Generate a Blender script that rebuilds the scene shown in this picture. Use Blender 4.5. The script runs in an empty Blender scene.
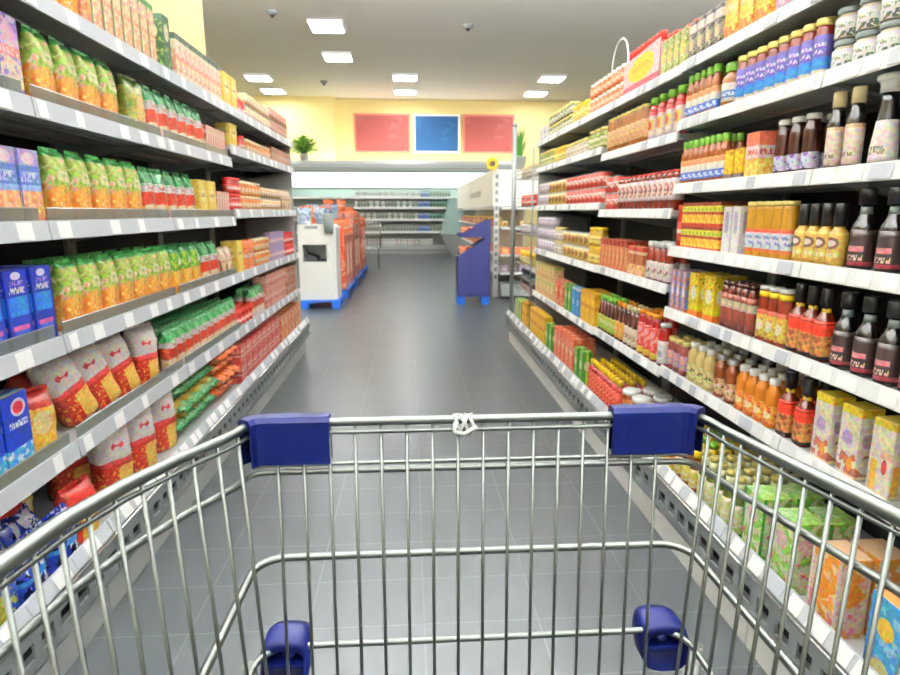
import bpy, bmesh, math, random
from mathutils import Vector, Matrix
PI = math.pi
random.seed(7)
SC = bpy.context.scene
COL = SC.collection

# ------------------------------------------------------------ colour / materials
def lin(h):
    if not isinstance(h, str): return tuple(h) + (1,)
    h = h.lstrip('#'); o = []
    for i in (0, 2, 4):
        c = int(h[i:i+2], 16) / 255
        o.append(c / 12.92 if c <= .04045 else ((c + .055) / 1.055) ** 2.4)
    return tuple(o) + (1,)

def new_mat(name):
    m = bpy.data.materials.new(name); m.use_nodes = True
    return m, m.node_tree, m.node_tree.nodes['Principled BSDF']

def plain(name, col, rough=.5, metal=0, coat=0, bump=0, bscale=60, alpha=1, var=0):
    m, nt, p = new_mat(name)
    p.inputs['Base Color'].default_value = lin(col)
    p.inputs['Roughness'].default_value = rough
    p.inputs['Metallic'].default_value = metal
    p.inputs['Coat Weight'].default_value = coat
    p.inputs['Alpha'].default_value = alpha
    if bump or var:
        tc = nt.nodes.new('ShaderNodeTexCoord')
        n = nt.nodes.new('ShaderNodeTexNoise'); n.inputs['Scale'].default_value = bscale
        nt.links.new(tc.outputs['Object'], n.inputs['Vector'])
        if bump:
            b = nt.nodes.new('ShaderNodeBump'); b.inputs['Strength'].default_value = bump; b.inputs['Distance'].default_value = .002
            nt.links.new(n.outputs['Fac'], b.inputs['Height']); nt.links.new(b.outputs['Normal'], p.inputs['Normal'])
        if var:
            hs = nt.nodes.new('ShaderNodeMapRange'); hs.inputs['From Min'].default_value = .3; hs.inputs['From Max'].default_value = .7
            c = lin(col)
            mx = nt.nodes.new('ShaderNodeMix'); mx.data_type = 'RGBA'
            mx.inputs['A'].default_value = tuple(max(0, v*(1-var)) for v in c[:3]) + (1,)
            mx.inputs['B'].default_value = tuple(min(1, v*(1+var)) for v in c[:3]) + (1,)
            nt.links.new(n.outputs['Fac'], hs.inputs['Value']); nt.links.new(hs.outputs['Result'], mx.inputs['Factor'])
            nt.links.new(mx.outputs['Result'], p.inputs['Base Color'])
    return m

def emit(name, col, s):
    m, nt, p = new_mat(name)
    p.inputs['Base Color'].default_value = lin(col)
    p.inputs['Emission Color'].default_value = lin(col); p.inputs['Emission Strength'].default_value = s
    return m

def prt(name, base, layers, rough=.45, coat=.08, bump=0, busy=.5, ink=.8):
    """printed packaging: layers painted over a base colour in the package's own u,v"""
    m, nt, p = new_mat(name)
    N, L = nt.nodes, nt.links
    uv = N.new('ShaderNodeUVMap'); tc = N.new('ShaderNodeTexCoord')
    sp = N.new('ShaderNodeSeparateXYZ'); L.new(uv.outputs['UV'], sp.inputs[0])
    U, V = sp.outputs['X'], sp.outputs['Y']
    def inkc(h): c = lin(h); return (c[0]*ink, c[1]*ink*.97, c[2]*ink, 1)
    def mt(op, a, b=None, clamp=False):
        n = N.new('ShaderNodeMath'); n.operation = op; n.use_clamp = clamp
        for i, x in enumerate((a, b)):
            if x is None: continue
            if isinstance(x, (int, float)): n.inputs[i].default_value = x
            else: L.new(x, n.inputs[i])
        return n.outputs[0]
    def noise(scale, stretch=None, detail=2):
        n = N.new('ShaderNodeTexNoise'); n.inputs['Scale'].default_value = scale; n.inputs['Detail'].default_value = detail
        if stretch:
            mp = N.new('ShaderNodeMapping'); mp.inputs['Scale'].default_value = stretch
            L.new(tc.outputs['Object'], mp.inputs['Vector']); L.new(mp.outputs[0], n.inputs['Vector'])
        else: L.new(tc.outputs['Object'], n.inputs['Vector'])
        return n.outputs['Fac']
    wob = mt('MULTIPLY', mt('SUBTRACT', noise(22), .5), .22)
    def rng(x, a, b): return mt('MULTIPLY', mt('GREATER_THAN', x, a), mt('LESS_THAN', x, b))
    cur = None
    for ly in layers:
        k, col = ly[0], ly[-1]
        if k == 'band':
            v = V if (len(ly) < 5 or not ly[3]) else mt('ADD', V, mt('MULTIPLY', wob, ly[3]))
            mask = rng(v, ly[1], ly[2])
        elif k == 'ell':
            _, u, v, ru, rv, _c = ly
            a = mt('POWER', mt('DIVIDE', mt('SUBTRACT', U, u), ru), 2); b = mt('POWER', mt('DIVIDE', mt('SUBTRACT', V, v), rv), 2)
            mask = mt('LESS_THAN', mt('ADD', a, b), 1)
        elif k == 'rect':
            mask = mt('MULTIPLY', rng(U, ly[1], ly[2]), rng(V, ly[3], ly[4]))
        elif k == 'blob':
            mask = mt('MULTIPLY', rng(V, ly[1], ly[2]), mt('GREATER_THAN', noise(ly[3]), ly[4]))
        elif k == 'streak':
            mask = mt('MULTIPLY', rng(V, ly[1], ly[2]), mt('GREATER_THAN', noise(ly[3], (1, 1, .12)), .52))
        elif k == 'txt':
            mask = mt('MULTIPLY', mt('MULTIPLY', rng(U, ly[1], ly[2]), rng(V, ly[3], ly[4])), mt('GREATER_THAN', noise(230, (1, 1, .35), 0), .47))
        mx = N.new('ShaderNodeMix'); mx.data_type = 'RGBA'
        L.new(mask, mx.inputs['Factor'])
        if cur is None: mx.inputs['A'].default_value = inkc(base)
        else: L.new(cur, mx.inputs['A'])
        mx.inputs['B'].default_value = inkc(col)
        cur = mx.outputs['Result']
    cn = N.new('ShaderNodeTexNoise'); cn.inputs['Scale'].default_value = 85; cn.inputs['Detail'].default_value = 3
    L.new(tc.outputs['Object'], cn.inputs['Vector'])
    bc = N.new('ShaderNodeBrightContrast'); bc.inputs['Contrast'].default_value = 1.6; bc.inputs['Bright'].default_value = .0; L.new(cn.outputs['Color'], bc.inputs['Color'])
    ov = N.new('ShaderNodeMix'); ov.data_type = 'RGBA'; ov.blend_type = 'OVERLAY'; ov.clamp_result = True; ov.inputs['Factor'].default_value = busy
    if cur is not None: L.new(cur, ov.inputs['A'])
    else: ov.inputs['A'].default_value = inkc(base)
    L.new(bc.outputs['Color'], ov.inputs['B']); L.new(ov.outputs['Result'], p.inputs['Base Color'])
    p.inputs['Roughness'].default_value = rough; p.inputs['Coat Weight'].default_value = coat; p.inputs['Coat Roughness'].default_value = .15
    if bump:
        b = N.new('ShaderNodeBump'); b.inputs['Strength'].default_value = bump; b.inputs['Distance'].default_value = .004
        L.new(noise(55), b.inputs['Height']); L.new(b.outputs['Normal'], p.inputs['Normal'])
    return m

# ------------------------------------------------------------ mesh builder
class MB:
    def __init__(s): s.v = []; s.f = []; s.m = []; s.uv = []; s.sm = []
    def face(s, pts, uvs=None, mi=0, smooth=False):
        b = len(s.v); s.v += [tuple(p) for p in pts]; s.f.append(tuple(range(b, b+len(pts))))
        s.m.append(mi); s.uv.append(uvs or [(0, 0)]*len(pts)); s.sm.append(smooth)
    def idx(s, ids, uvs, mi=0, smooth=True):
        s.f.append(tuple(ids)); s.m.append(mi); s.uv.append(uvs); s.sm.append(smooth)
    def box(s, x0, x1, y0, y1, z0, z1, mi=0, mtop=None, T=None):
        if x0 > x1: x0, x1 = x1, x0
        if y0 > y1: y0, y1 = y1, y0
        b = len(s.v)
        c = [(x0,y0,z0),(x1,y0,z0),(x1,y1,z0),(x0,y1,z0),(x0,y0,z1),(x1,y0,z1),(x1,y1,z1),(x0,y1,z1)]
        if T: c = [tuple(T @ Vector(p)) for p in c]
        s.v += c
        q = [(0,0),(1,0),(1,1),(0,1)]; mt = mi if mtop is None else mtop
        for ids, mm in (((0,1,5,4),mi),((1,2,6,5),mi),((2,3,7,6),mi),((3,0,4,7),mi),((4,5,6,7),mt),((3,2,1,0),mi)):
            s.idx([b+i for i in ids], q, mm, False)
    def ring(s, pts): b = len(s.v); s.v += [tuple(p) for p in pts]; return list(range(b, b+len(pts)))
    def lathe(s, prof, seg=16, c=(0,0,0), mi=0, sx=1, sy=1, square=None, v0=None, v1=None, smooth=True):
        zs = [p[1] for p in prof]; za = min(zs) if v0 is None else v0; zb = max(zs) if v1 is None else v1
        def rr(a):
            if not square: return 1
            ca, sa = abs(math.cos(a)), abs(math.sin(a)); return (ca**square + sa**square) ** (-1/square)
        rings = []
        for r, z in prof:
            rings.append(s.ring([(c[0] + r*sx*rr(2*PI*i/seg - PI/2)*math.cos(2*PI*i/seg - PI/2), c[1] + r*sy*rr(2*PI*i/seg - PI/2)*math.sin(2*PI*i/seg - PI/2), c[2]+z) for i in range(seg)]))
        def u(i): return .5 + ((i if i <= seg/2 else i - seg) * 2 / seg)
        for k in range(len(rings)-1):
            a, b = rings[k], rings[k+1]
            va, vb = (prof[k][1]-za)/(zb-za+1e-9), (prof[k+1][1]-za)/(zb-za+1e-9)
            for i in range(seg):
                j = (i+1) % seg; u0 = u(i); u1 = u0 + 2/seg
                s.idx((a[i], a[j], b[j], b[i]), [(u0,va),(u1,va),(u1,vb),(u0,vb)], mi, smooth)
        if prof[0][0] > 1e-5: s.idx(list(reversed(rings[0])), [(.5,0)]*seg, mi, False)
        if prof[-1][0] > 1e-5: s.idx(rings[-1], [(.5,1)]*seg, mi, False)
    def tube(s, pts, r, seg=8, closed=False, mi=0):
        pts = [Vector(p) for p in pts]; n = len(pts); rings = []; up = Vector((0,0,1)); prev = None
        for i, p in enumerate(pts):
            if closed: t = pts[(i+1) % n] - pts[i-1]
            else: t = pts[min(i+1, n-1)] - pts[max(i-1, 0)]
            t.normalize()
            a = prev if prev is not None else (up if abs(t.dot(up)) < .9 else Vector((1,0,0)))
            nx = (a - t*a.dot(t)).normalized(); prev = nx; ny = t.cross(nx)
            rad = r[i] if isinstance(r, (list, tuple)) else r
            rings.append(s.ring([p + rad*(nx*math.cos(2*PI*k/seg) + ny*math.sin(2*PI*k/seg)) for k in range(seg)]))
        for i in range(n if closed else n-1):
            a, b = rings[i], rings[(i+1) % n]
            for k in range(seg):
                j = (k+1) % seg; s.idx((a[k], a[j], b[j], b[k]), [(0,0)]*4, mi, True)
        if not closed:
            s.idx(list(reversed(rings[0])), [(0,0)]*seg, mi, False); s.idx(rings[-1], [(0,0)]*seg, mi, False)
    def prism(s, poly, axis, a, b, mi=0):
        """poly: 2D points; extruded along axis (0,1,2) from a to b"""
        def P(p, t):
            return ((t, p[0], p[1]), (p[0], t, p[1]), (p[0], p[1], t))[axis]
        n = len(poly); r0 = s.ring([P(p, a) for p in poly]); r1 = s.ring([P(p, b) for p in poly])
        for i in range(n):
            j = (i+1) % n; s.idx((r0[i], r0[j], r1[j], r1[i]), [(0,0),(1,0),(1,1),(0,1)], mi, False)
        xs = [p[0] for p in poly]; ys = [p[1] for p in poly]
        w = max(xs)-min(xs) or 1; h = max(ys)-min(ys) or 1
        uv = [((p[0]-min(xs))/w, (p[1]-min(ys))/h) for p in poly]
        s.idx(list(reversed(r0)), list(reversed(uv)), mi, False); s.idx(r1, uv, mi, False)
    def mesh(s, name, mats, bevel=0):
        me = bpy.data.meshes.new(name)
        me.from_pydata(s.v, [], s.f)
        for m in (mats if isinstance(mats, (list, tuple)) else [mats]): me.materials.append(m)
        ul = me.uv_layers.new(name='UVMap'); k = 0
        for pi, pl in enumerate(me.polygons):
            pl.material_index = s.m[pi]; pl.use_smooth = s.sm[pi]
            for q in s.uv[pi]: ul.data[k].uv = q; k += 1
        bm = bmesh.new(); bm.from_mesh(me)
        if bevel: bmesh.ops.bevel(bm, geom=list(bm.edges), offset=bevel, segments=2, affect='EDGES', profile=.6)
        bmesh.ops.recalc_face_normals(bm, faces=list(bm.faces))
        bm.to_mesh(me); bm.free()
        return me
    def build(s, name, mats, parent=None, bevel=0):
        return put(name, s.mesh(name, mats, bevel), parent)

def put(name, me, parent=None, label=None):
    o = bpy.data.objects.new(name, me); COL.objects.link(o)
    if parent is not None: o.parent = parent
    if label: o['label'] = label
    return o
def tag(o, label, cat, group=None):
    n = len(label.split())
    assert 4 <= n <= 16, (n, label)
    o['label'] = label; o['category'] = cat
    if group: o['group'] = group
    return o
def thing(name, label, cat, loc=(0,0,0), rotz=0, group=None, rot=None):
    o = bpy.data.objects.new(name, None); o.empty_display_size = .05; COL.objects.link(o)
    o.location = loc; o.rotation_euler = rot or (0,0,rotz)
    return tag(o, label, cat, group)
def struct(name, mb, mats, bevel=0):
    o = mb.build(name, mats, None, bevel); o['kind'] = 'structure'; return o

# ------------------------------------------------------------ basic materials
WHITE = plain('white_metal', 'e9e9e6', .4)
STRIP = plain('price_rail_white', 'eef0f0', .35)
STRIPG = plain('price_rail_grey', 'bfc3c8', .35)
PAPER = plain('price_paper', 'ffffff', .6)
PAPERG = plain('price_paper_grey', 'b9bdc6', .6)
SHELFM = plain('shelf_metal', 'b4b8b6', .45, .2)
SHELFU = plain('shelf_grey', '8d918f', .5, .3)
END = plain('end_panel_grey', 'b9bab6', .5)
BACK = plain('black_back_panel', '0b0c0e', .7)
GREYM = plain('grey_steel', '8b8f8f', .42, .5)
GREYK = plain('grey_kick_steel', '7f8485', .45, .3)
CHROME = plain('chrome_wire', 'b9bcba', .22, 1)
CHROMB = plain('bright_rail', 'e6e8e8', .25, .8)
BLACKP = plain('black_plastic', '0c0c0d', .4)
BLUEP = plain('blue_bumper_plastic', '030a36', .4, 0, 0)
BLUEPAL = plain('blue_pallet_plastic', '1560c8', .45)
CLEAR = plain('clear_riser_plastic', '7d857c', .15, 0, 0, alpha=.6)
GLASSM = plain('pale_glass', 'bfe0d8', .08, alpha=.55)

BLUEP.node_tree.nodes['Principled BSDF'].inputs['Specular IOR Level'].default_value = .12
# ------------------------------------------------------------ room
mb = MB(); mb.box(-8, 9, -5, 21.2, -.1, 0)
fm, nt, p = new_mat('grey_floor_tiles')
tc = nt.nodes.new('ShaderNodeTexCoord'); mp = nt.nodes.new('ShaderNodeMapping')
mp.inputs['Location'].default_value = (-.03, .02, 0)
br = nt.nodes.new('ShaderNodeTexBrick'); br.offset = 0; br.inputs['Scale'].default_value = 1
br.inputs['Brick Width'].default_value = .385; br.inputs['Row Height'].default_value = .256
br.inputs['Mortar Size'].default_value = .0022; br.inputs['Mortar Smooth'].default_value = .1
br.inputs['Color1'].default_value = lin('4d5153'); br.inputs['Color2'].default_value = lin('494d4f'); br.inputs['Mortar'].default_value = lin('686c6b')
ns = nt.nodes.new('ShaderNodeTexNoise'); ns.inputs['Scale'].default_value = 3; ns.inputs['Detail'].default_value = 6
mr = nt.nodes.new('ShaderNodeMapRange'); mr.inputs['To Min'].default_value = .27; mr.inputs['To Max'].default_value = .35; p.inputs['Specular IOR Level'].default_value = .4
mx = nt.nodes.new('ShaderNodeMix'); mx.data_type = 'RGBA'; mx.blend_type = 'MULTIPLY'; mx.inputs['Factor'].default_value = .25
nt.links.new(tc.outputs['Object'], mp.inputs[0]); nt.links.new(mp.outputs[0], br.inputs['Vector']); nt.links.new(tc.outputs['Object'], ns.inputs['Vector'])
nt.links.new(ns.outputs['Fac'], mr.inputs['Value']); nt.links.new(mr.outputs[0], p.inputs['Roughness'])
nt.links.new(br.outputs['Color'], mx.inputs['A']); nt.links.new(ns.outputs['Fac'], mx.inputs['B']); nt.links.new(mx.outputs['Result'], p.inputs['Base Color'])
bp = nt.nodes.new('ShaderNodeBump'); bp.inputs['Strength'].default_value = .25; bp.inputs['Distance'].default_value = .002; bp.invert = True
nt.links.new(br.outputs['Fac'], bp.inputs['Height']); nt.links.new(bp.outputs[0], p.inputs['Normal'])
struct('floor', mb, fm)

YELLOW = plain('yellow_wall_paint', 'fae6a0', .7)
WALLW = plain('white_wall_paint', 'efece4', .7)
cm = plain('ceiling_panels', 'efeee8', .8)
mb = MB(); mb.box(-8, 9, -5, 21.2, 5.0, 5.1); struct('ceiling', mb, cm)
mb = MB(); mb.box(-8, 9, 21.0, 21.2, 0, 5.0); struct('wall_back', mb, YELLOW)
mb = MB(); mb.box(-8, -2.41, 20.75, 21.0, 0, 5.0); struct('wall_back_pier', mb, YELLOW)
mb = MB(); mb.box(-8.2, -8, -5, 21.2, 0, 5.0); struct('wall_left', mb, YELLOW)
mb = MB(); mb.box(9, 9.2, -5, 21.2, 0, 5.0); struct('wall_right', mb, WALLW)
mb = MB(); mb.box(-8, 9, -5.2, -5, 0, 5.0); struct('wall_front', mb, WALLW)
mb = MB(); mb.box(-4.0, -2.29, 7.0, 7.5, 0, 5.0); struct('wall_column', mb, YELLOW)
mb = MB(); mb.box(-8, 9, 20.93, 21.0, 4.94, 5.0); struct('trim_1', mb, plain('ceiling_trim', 'd8c89a', .7))

# ceiling lamps (square flush panels; the unseen hanging ones carry an added uplight)
LAMP = emit('lamp_diffuser', 'f8fbff', 60); LAMPD = emit('lamp_lower_diffuser', 'f8fbff', 9); LAMP_UPFILL = emit('lamp_added_uplight', 'f8fbff', 400)
FRM = plain('lamp_frame', 'f4f4f2', .5)
def lamp(x, y, label, s=.34, hang=0):
    t = thing('ceiling_lamp', label, 'ceiling light', (x, y, 4.93-hang), 0, 'square ceiling lamps')
    if hang:
        m = MB(); m.box(-s+.03, s-.03, -s+.03, s-.03, .065, .085); m.build('added_uplight', LAMP_UPFILL, t)  # upward glow added out of view to brighten the ceiling
        m = MB(); m.tube([(0, 0, .085), (0, 0, .07+hang)], .006, 6); m.build('cable', FRM, t)
    m = MB()
    for a, b, c, d in ((-s, s, -s, -s+.03), (-s, s, s-.03, s), (-s, -s+.03, -s+.03, s-.03), (s-.03, s, -s+.03, s-.03)):
        m.box(a, b, c, d, 0, .07)
    m.build('frame', FRM, t)
    m = MB(); m.box(-s+.03, s-.03, -s+.03, s-.03, .02, .05); m.build('diffuser', LAMPD if hang else LAMP, t)
for x, y, l in ((-1.6, 13.1, 'glowing square ceiling lamp nearest the viewer, left of centre'),
                (-1.66, 15.5, 'glowing square ceiling lamp second nearest, left of centre'),
                (-4.1, 17.9, 'square ceiling lamp above the left shelving, nearer one of the pair'),
                (-4.1, 19.7, 'square ceiling lamp close to the yellow wall at left'),
                (-.09, 17.6, 'square ceiling lamp above the blue wall panel, nearer of its pair'),
                (-.10, 19.6, 'square ceiling lamp closest to the wall above the blue panel'),
                (3.95, 17.5, 'square ceiling lamp at right, nearer one of the right pair'),
                (3.95, 19.6, 'square ceiling lamp at right, closest to the yellow wall')):
    lamp(x, y, l)
for i, y in enumerate((-3.2, -.6, 2.0, 4.6, 7.2)):
    for j, x in enumerate((-5.2, -1.9, -.1, 2.0, 5.6)):
        lamp(x, y, 'suspended square lamp with added uplight, overhead outside the view, row %s column %s' % (('one','two','three','four','five')[i], ('one','two','three','four','five')[j]), hang=.75)
DARKG = plain('detector_grey', '8f9391', .5)
for x, y, l in ((-2.5, 12.3, 'small grey ceiling detector above the left shelving'), (1.2, 12.9, 'small grey ceiling detector right of the aisle centre'),
                (-2.4, 18.4, 'small round ceiling detector near the yellow wall')):
    t = thing('smoke_detector', l, 'detector', (x, y, 4.9), 0)
    m = MB(); m.lathe([(.05,.02),(.09,.05),(.1,.1)], 16); m.build('base', DARKG, t)
    m = MB(); m.lathe([(.02,-.02),(.035,0),(.035,.02)], 12); m.build('sensor', BLACKP, t)

# wall panels
PR = prt('faded_red_print', 'c4625c', [('blob', 0, 1, 1.2, .56, 'c8706a'), ('blob', 0, 1, 2.6, .62, 'be5c56')], .6, 0, busy=.0)
PB = prt('blue_print', '2668a4', [('blob', 0, 1, 1.4, .55, '2e72ae'), ('blob', 0, 1, 3, .62, '2263a0')], .6, 0, busy=.0)
for x0, x1, m_, fr, l in ((-1.80, .04, PR, 'e08a78', 'faded red rectangular wall panel left of the blue one'),
                     (.15, 1.70, PB, 'f3f3ee', 'blue rectangular wall panel in a white frame'),
                     (1.80, 3.52, PR, 'e08a78', 'faded red rectangular wall panel right of the blue one')):
    t = thing('wall_panel', l, 'wall panel', ((x0+x1)/2, 20.9 if x0 > 1e9 else 20.95, 3.28), 0)
    w = (x1-x0)/2; F = plain('panel_frame', fr, .6)
    m = MB(); h = 1.24
    for a, b, c, d in ((-w, w, 0, .06), (-w, w, h-.06, h), (-w, -w+.06, .06, h-.06), (w-.06, w, .06, h-.06)): m.box(a, b, -.05, .03, c, d)
    m.build('frame', F, t)
    m = MB(); m.box(-w+.06, w-.06, -.02, .02, .06, h-.06); m.build('print', m_, t)

# ------------------------------------------------------------ shelving
ORD = ['first','second','third','fourth','fifth','sixth','seventh','eighth','ninth','tenth','eleventh','twelfth','thirteenth','fourteenth','fifteenth','sixteenth','seventeenth','eighteenth','nineteenth','twentieth']
for t_, o_ in (('twenty', 'twentieth'), ('thirty', 'thirtieth'), ('forty', 'fortieth'), ('fifty', 'fiftieth'), ('sixty','x')):
    if t_ != 'twenty': ORD.append(o_) if ORD[-1] != o_ else None
    ORD += [t_ + '-' + q for q in ORD[:9]]

def bay(side, y0, y1, tops, label, lip=.045, price_seed=0, clear=False, end=False, front=1.08):
    s = side; rnd = random.Random(price_seed)
    t = thing('shelving_bay', label, 'shelving', (0, (y0+y1)/2, 0), 0, 'shelving bays along the %s of the aisle' % ('left' if s < 0 else 'right'))
    yc = (y0+y1)/2; a, b = y0-yc+.003, y1-yc-.003
    m = MB(); m.box(s*1.56, s*1.60, a, b, .02, 1.98); m.build('back_panel', BACK, t)
    for yy in (a, b-.03):
        m = MB(); m.box(s*1.54, s*1.56, yy, yy+.03, .02, 1.98)
        m.build('upright', GREYM, t)
    if end: m = MB(); m.box(s*1.1, s*1.56, b-.012, b, .3, 1.98); m.build('end_panel', END, t)
    # base
    m = MB(); m.box(s*1.04, s*1.54, a, b, .25, .28); m.box(s*1.045, s*1.54, a, b, .0, .10); m.build('base_deck', WHITE if s > 0 else SHELFM, t)
    k = MB(); n = max(1, int((b-a)/.085)); pw = (b-a)/n
    k.box(s*1.0, s*1.008, a, b, .245, .285); k.box(s*1.0, s*1.008, a, b, .165, .195)
    for i in range(n):
        yy = a + i*pw; k.box(s*1.0, s*1.008, yy, yy+pw*.36, .195, .245)
    k.box(s*1.03, s*1.036, a, b, .19, .25, mi=1)
    k.box(s*1.05, s*1.06, a, b, .0, .19)
    k.build('kick_panel', [GREYK, BACK], t)
    m = MB(); m.tube([(s*1.0, a, .290), (s*1.0, b, .290)], .006); m.build('bumper_rail', CHROMB, t)
    m = MB(); T = None
    m.prism([(s*1.003, .30), (s*1.006, .30), (s*1.026, .345), (s*1.022, .345)], 1, a, b); rl = m.build('price_rail', STRIPG, t)
    y = a + .02
    while y < b - .07:
        w = rnd.choice((.05, .06, .07)); q = MB()
        q.prism([(s*1.0005, .303), (s*1.0025, .303), (s*1.021, .342), (s*1.019, .342)], 1, y, y+w)
        put('price_label', q.mesh('price_label', rnd.choice((PAPER, PAPER, PAPERG))), rl); y += w + rnd.choice((.015, .03, .06))
    for zi, z in enumerate(tops):
        m = MB(); sx = front
        m.box(s*(sx+.006), s*1.55, a, b, z-.034, z-.008, 0)
        for r_ in (.15, .3): m.box(s*(sx+r_), s*(sx+r_+.05), a, b, z-.045, z-.034, 1)
        sh = m.build('shelf', [SHELFM, SHELFU], t)
        for yy in (a, b-.012):
            m = MB(); m.prism([(s*(sx+.03), z-.035), (s*1.55, z-.035), (s*1.55, z-.11), (s*(sx+.1), z-.05)], 1, yy, yy+.012)
            m.build('bracket', SHELFU, sh)
        m = MB(); m.prism([(s*sx, z), (s*(sx+.008), z), (s*(sx+.002), z-lip), (s*(sx-.006), z-lip)], 1, a, b)
        rl = m.build('price_rail', STRIP if s > 0 else STRIPG, sh)
        y = a + rnd.uniform(.01, .04)
        while y < b - .07:
            w = rnd.choice((.045, .05, .07)); q = MB()
            q.prism([(s*(sx-.0025), z-.004), (s*(sx-.0005), z-.004), (s*(sx-.0065), z-lip+.004), (s*(sx-.0085), z-lip+.004)], 1, y, y+w)
            put('price_label', q.mesh('price_label', rnd.choice((PAPER, PAPERG, PAPER) if s > 0 else (PAPER, PAPER))), sh)
            y += w + (rnd.choice((.02, .03, .07)) if s > 0 else rnd.choice((.1, .16, .26)))
        if clear and zi > 0:
            m = MB(); m.box(s*(sx+.010), s*(sx+.014), a+.02, b-.02, z-.008, z+.035); m.build('riser', CLEAR, sh)
            m = MB(); m.tube([(s*(sx+.012), a+.02, z+.036), (s*(sx+.012), b-.02, z+.036)], .0025, 6); m.build('riser_wire', CHROMB, sh)
    return t

LB = [.9, 1.9, 2.87, 3.87, 4.88, 5.9]
for i in range(5):
    near = i < 3
    bay(-1, LB[i], LB[i+1], [1.985, 1.675 if near else 1.755, 1.325 if near else 1.37, .975, .63],
        'grey metal shelving bay of pasta and dry goods, %s from the near end, left side' % ORD[i], .057, i, clear=near, end=i == 4)
RB = [.66, 1.6, 2.47, 3.45, 4.35, 5.25]
for i in range(5):
    tops = [1.93, 1.71, 1.463, 1.214, .957, .70] if i < 2 else ([1.925, 1.67, 1.365, 1.05, .685] if i == 2 else [1.925, 1.712, 1.405, 1.045, .675])
    bay(1, RB[i], RB[i+1], tops, 'white-edged metal shelving bay of sauces, %s from the near end, right side' % ORD[i], .042, 20+i, end=i == 4)

# ------------------------------------------------------------ product prototypes
class Proto:
    def __init__(s, name, cat, parts, w, d, h): s.name, s.cat, s.parts, s.w, s.d, s.h = name, cat, parts, w, d, h
    def place(s, label, group, loc, rot):
        if len(s.parts) == 1:
            o = put(s.name, s.parts[0][1]); o.location = loc; o.rotation_euler = rot; return tag(o, label, s.cat, group)
        t = thing(s.name, label, s.cat, loc, 0, group, rot)
        for pn, me in s.parts: put(pn, me, t)
        return t

def bag(w, d, h, mat, seed=0, wr=.004, top=.14, name='pasta_bag', cat='bag', seal=None):
    r = random.Random(seed); m = MB(); nz, n = 13, 24; rings = []
    ph = [r.uniform(0, 6.28) for _ in range(6)]
    ts = [0, .02] + [.02 + .98*(i/(nz-1)) for i in range(1, nz)]
    for t in ts:
        k = 1 if t < 1-top-.16 else max(0, (1-t)/(top+.16))
        dd = d*(.06 + .94*min(1, k**.55)); ww = w*(1 - .03*math.sin(PI*t)) * (1 if t > .02 else .95)
        if t == 0: dd *= .9
        if t > 1-top*.5: ww *= 1.0
        pts = []
        for i in range(n):
            a = 2*PI*i/n - PI/2; ca, sa = math.cos(a), math.sin(a); e = 2/3.2
            x = ww/2*math.copysign(abs(ca)**e, ca); y = dd/2*math.copysign(abs(sa)**e, sa)
            wv = wr*(.3 + t)*(math.sin(3*a+ph[0]+9*t) + math.sin(7*a+ph[1]-13*t)*.6 + math.sin(5*t*6+ph[2]+2*a)*.5) if 0 < t else 0
            y += wv*sa*.8 + (wr*1.5*math.sin(x/w*9+ph[3])*t**3); x += wv*ca*.25
            pts.append((x, y, h*t))
        rings.append((m.ring(pts), t, pts))
    for k in range(len(rings)-1):
        (a, ta, pa), (b, tb, pb) = rings[k], rings[k+1]
        for i in range(n):
            j = (i+1) % n
            m.idx((a[i], a[j], b[j], b[i]), [(pa[i][0]/w+.5, ta), (pa[j][0]/w+.5, ta), (pb[j][0]/w+.5, tb), (pb[i][0]/w+.5, tb)], 0, True)
    m.idx(list(reversed(rings[0][0])), [(.5, 0)]*n, 0, False); m.idx(rings[-1][0], [(.5, 1)]*n, 0, False)
    parts = [('bag_body', m.mesh('bag_body', mat))]
    q = MB(); s_ = seal or mat                      # crimped top seal
    k = 16; fr, bk = [], []
    for i in range(k+1):
        x = (-.5 + i/k)*w*.98; yo = .0035*math.sin(i*1.9+ph[4])
        fr.append((x, yo-.0012, 0)); bk.append((x, yo+.0012, 0))
    z0, z1 = h*.985, h*1.05
    for i in range(k):
        u0, u1 = i/k, (i+1)/k; f0, f1, b0, b1 = fr[i], fr[i+1], bk[i], bk[i+1]
        Z = lambda p_, z: (p_[0], p_[1], z)
        q.face([Z(f0, z0), Z(f1, z0), Z(f1, z1), Z(f0, z1)], [(u0,.97),(u1,.97),(u1,1),(u0,1)])
        q.face([Z(b1, z0), Z(b0, z0), Z(b0, z1), Z(b1, z1)], [(u1,.97),(u0,.97),(u0,1),(u1,1)])
        q.face([Z(f0, z1), Z(f1, z1), Z(b1, z1), Z(b0, z1)], [(u0,1),(u1,1),(u1,1),(u0,1)])
    parts.append(('top_seal', q.mesh('top_seal', s_)))
    return Proto(name, cat, parts, w*1.02, d*1.05, h*1.05)

def carton(w, d, h, mat, name='carton', cat='box', top=None, flap=False, bev=.0018):
    m = MB(); m.box(-w/2, w/2, -d/2, d/2, 0, h, 0, 1 if top else None)
    parts = [('carton_body' if flap else name, m.mesh(name, [mat, top] if top else [mat], bev))]
    if flap:
        q = MB(); q.prism([(-d/2+.002, h+.0002), (d/2-.002, h+.0002), (.002, h+d*.45), (-.002, h+d*.45)], 0, -w/2+.001, w/2-.001)
        parts.append(('gable_top', q.mesh('gable_top', top or mat)))
    return Proto(name, cat, parts, w, d, h + (d*.45 if flap else 0))

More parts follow.
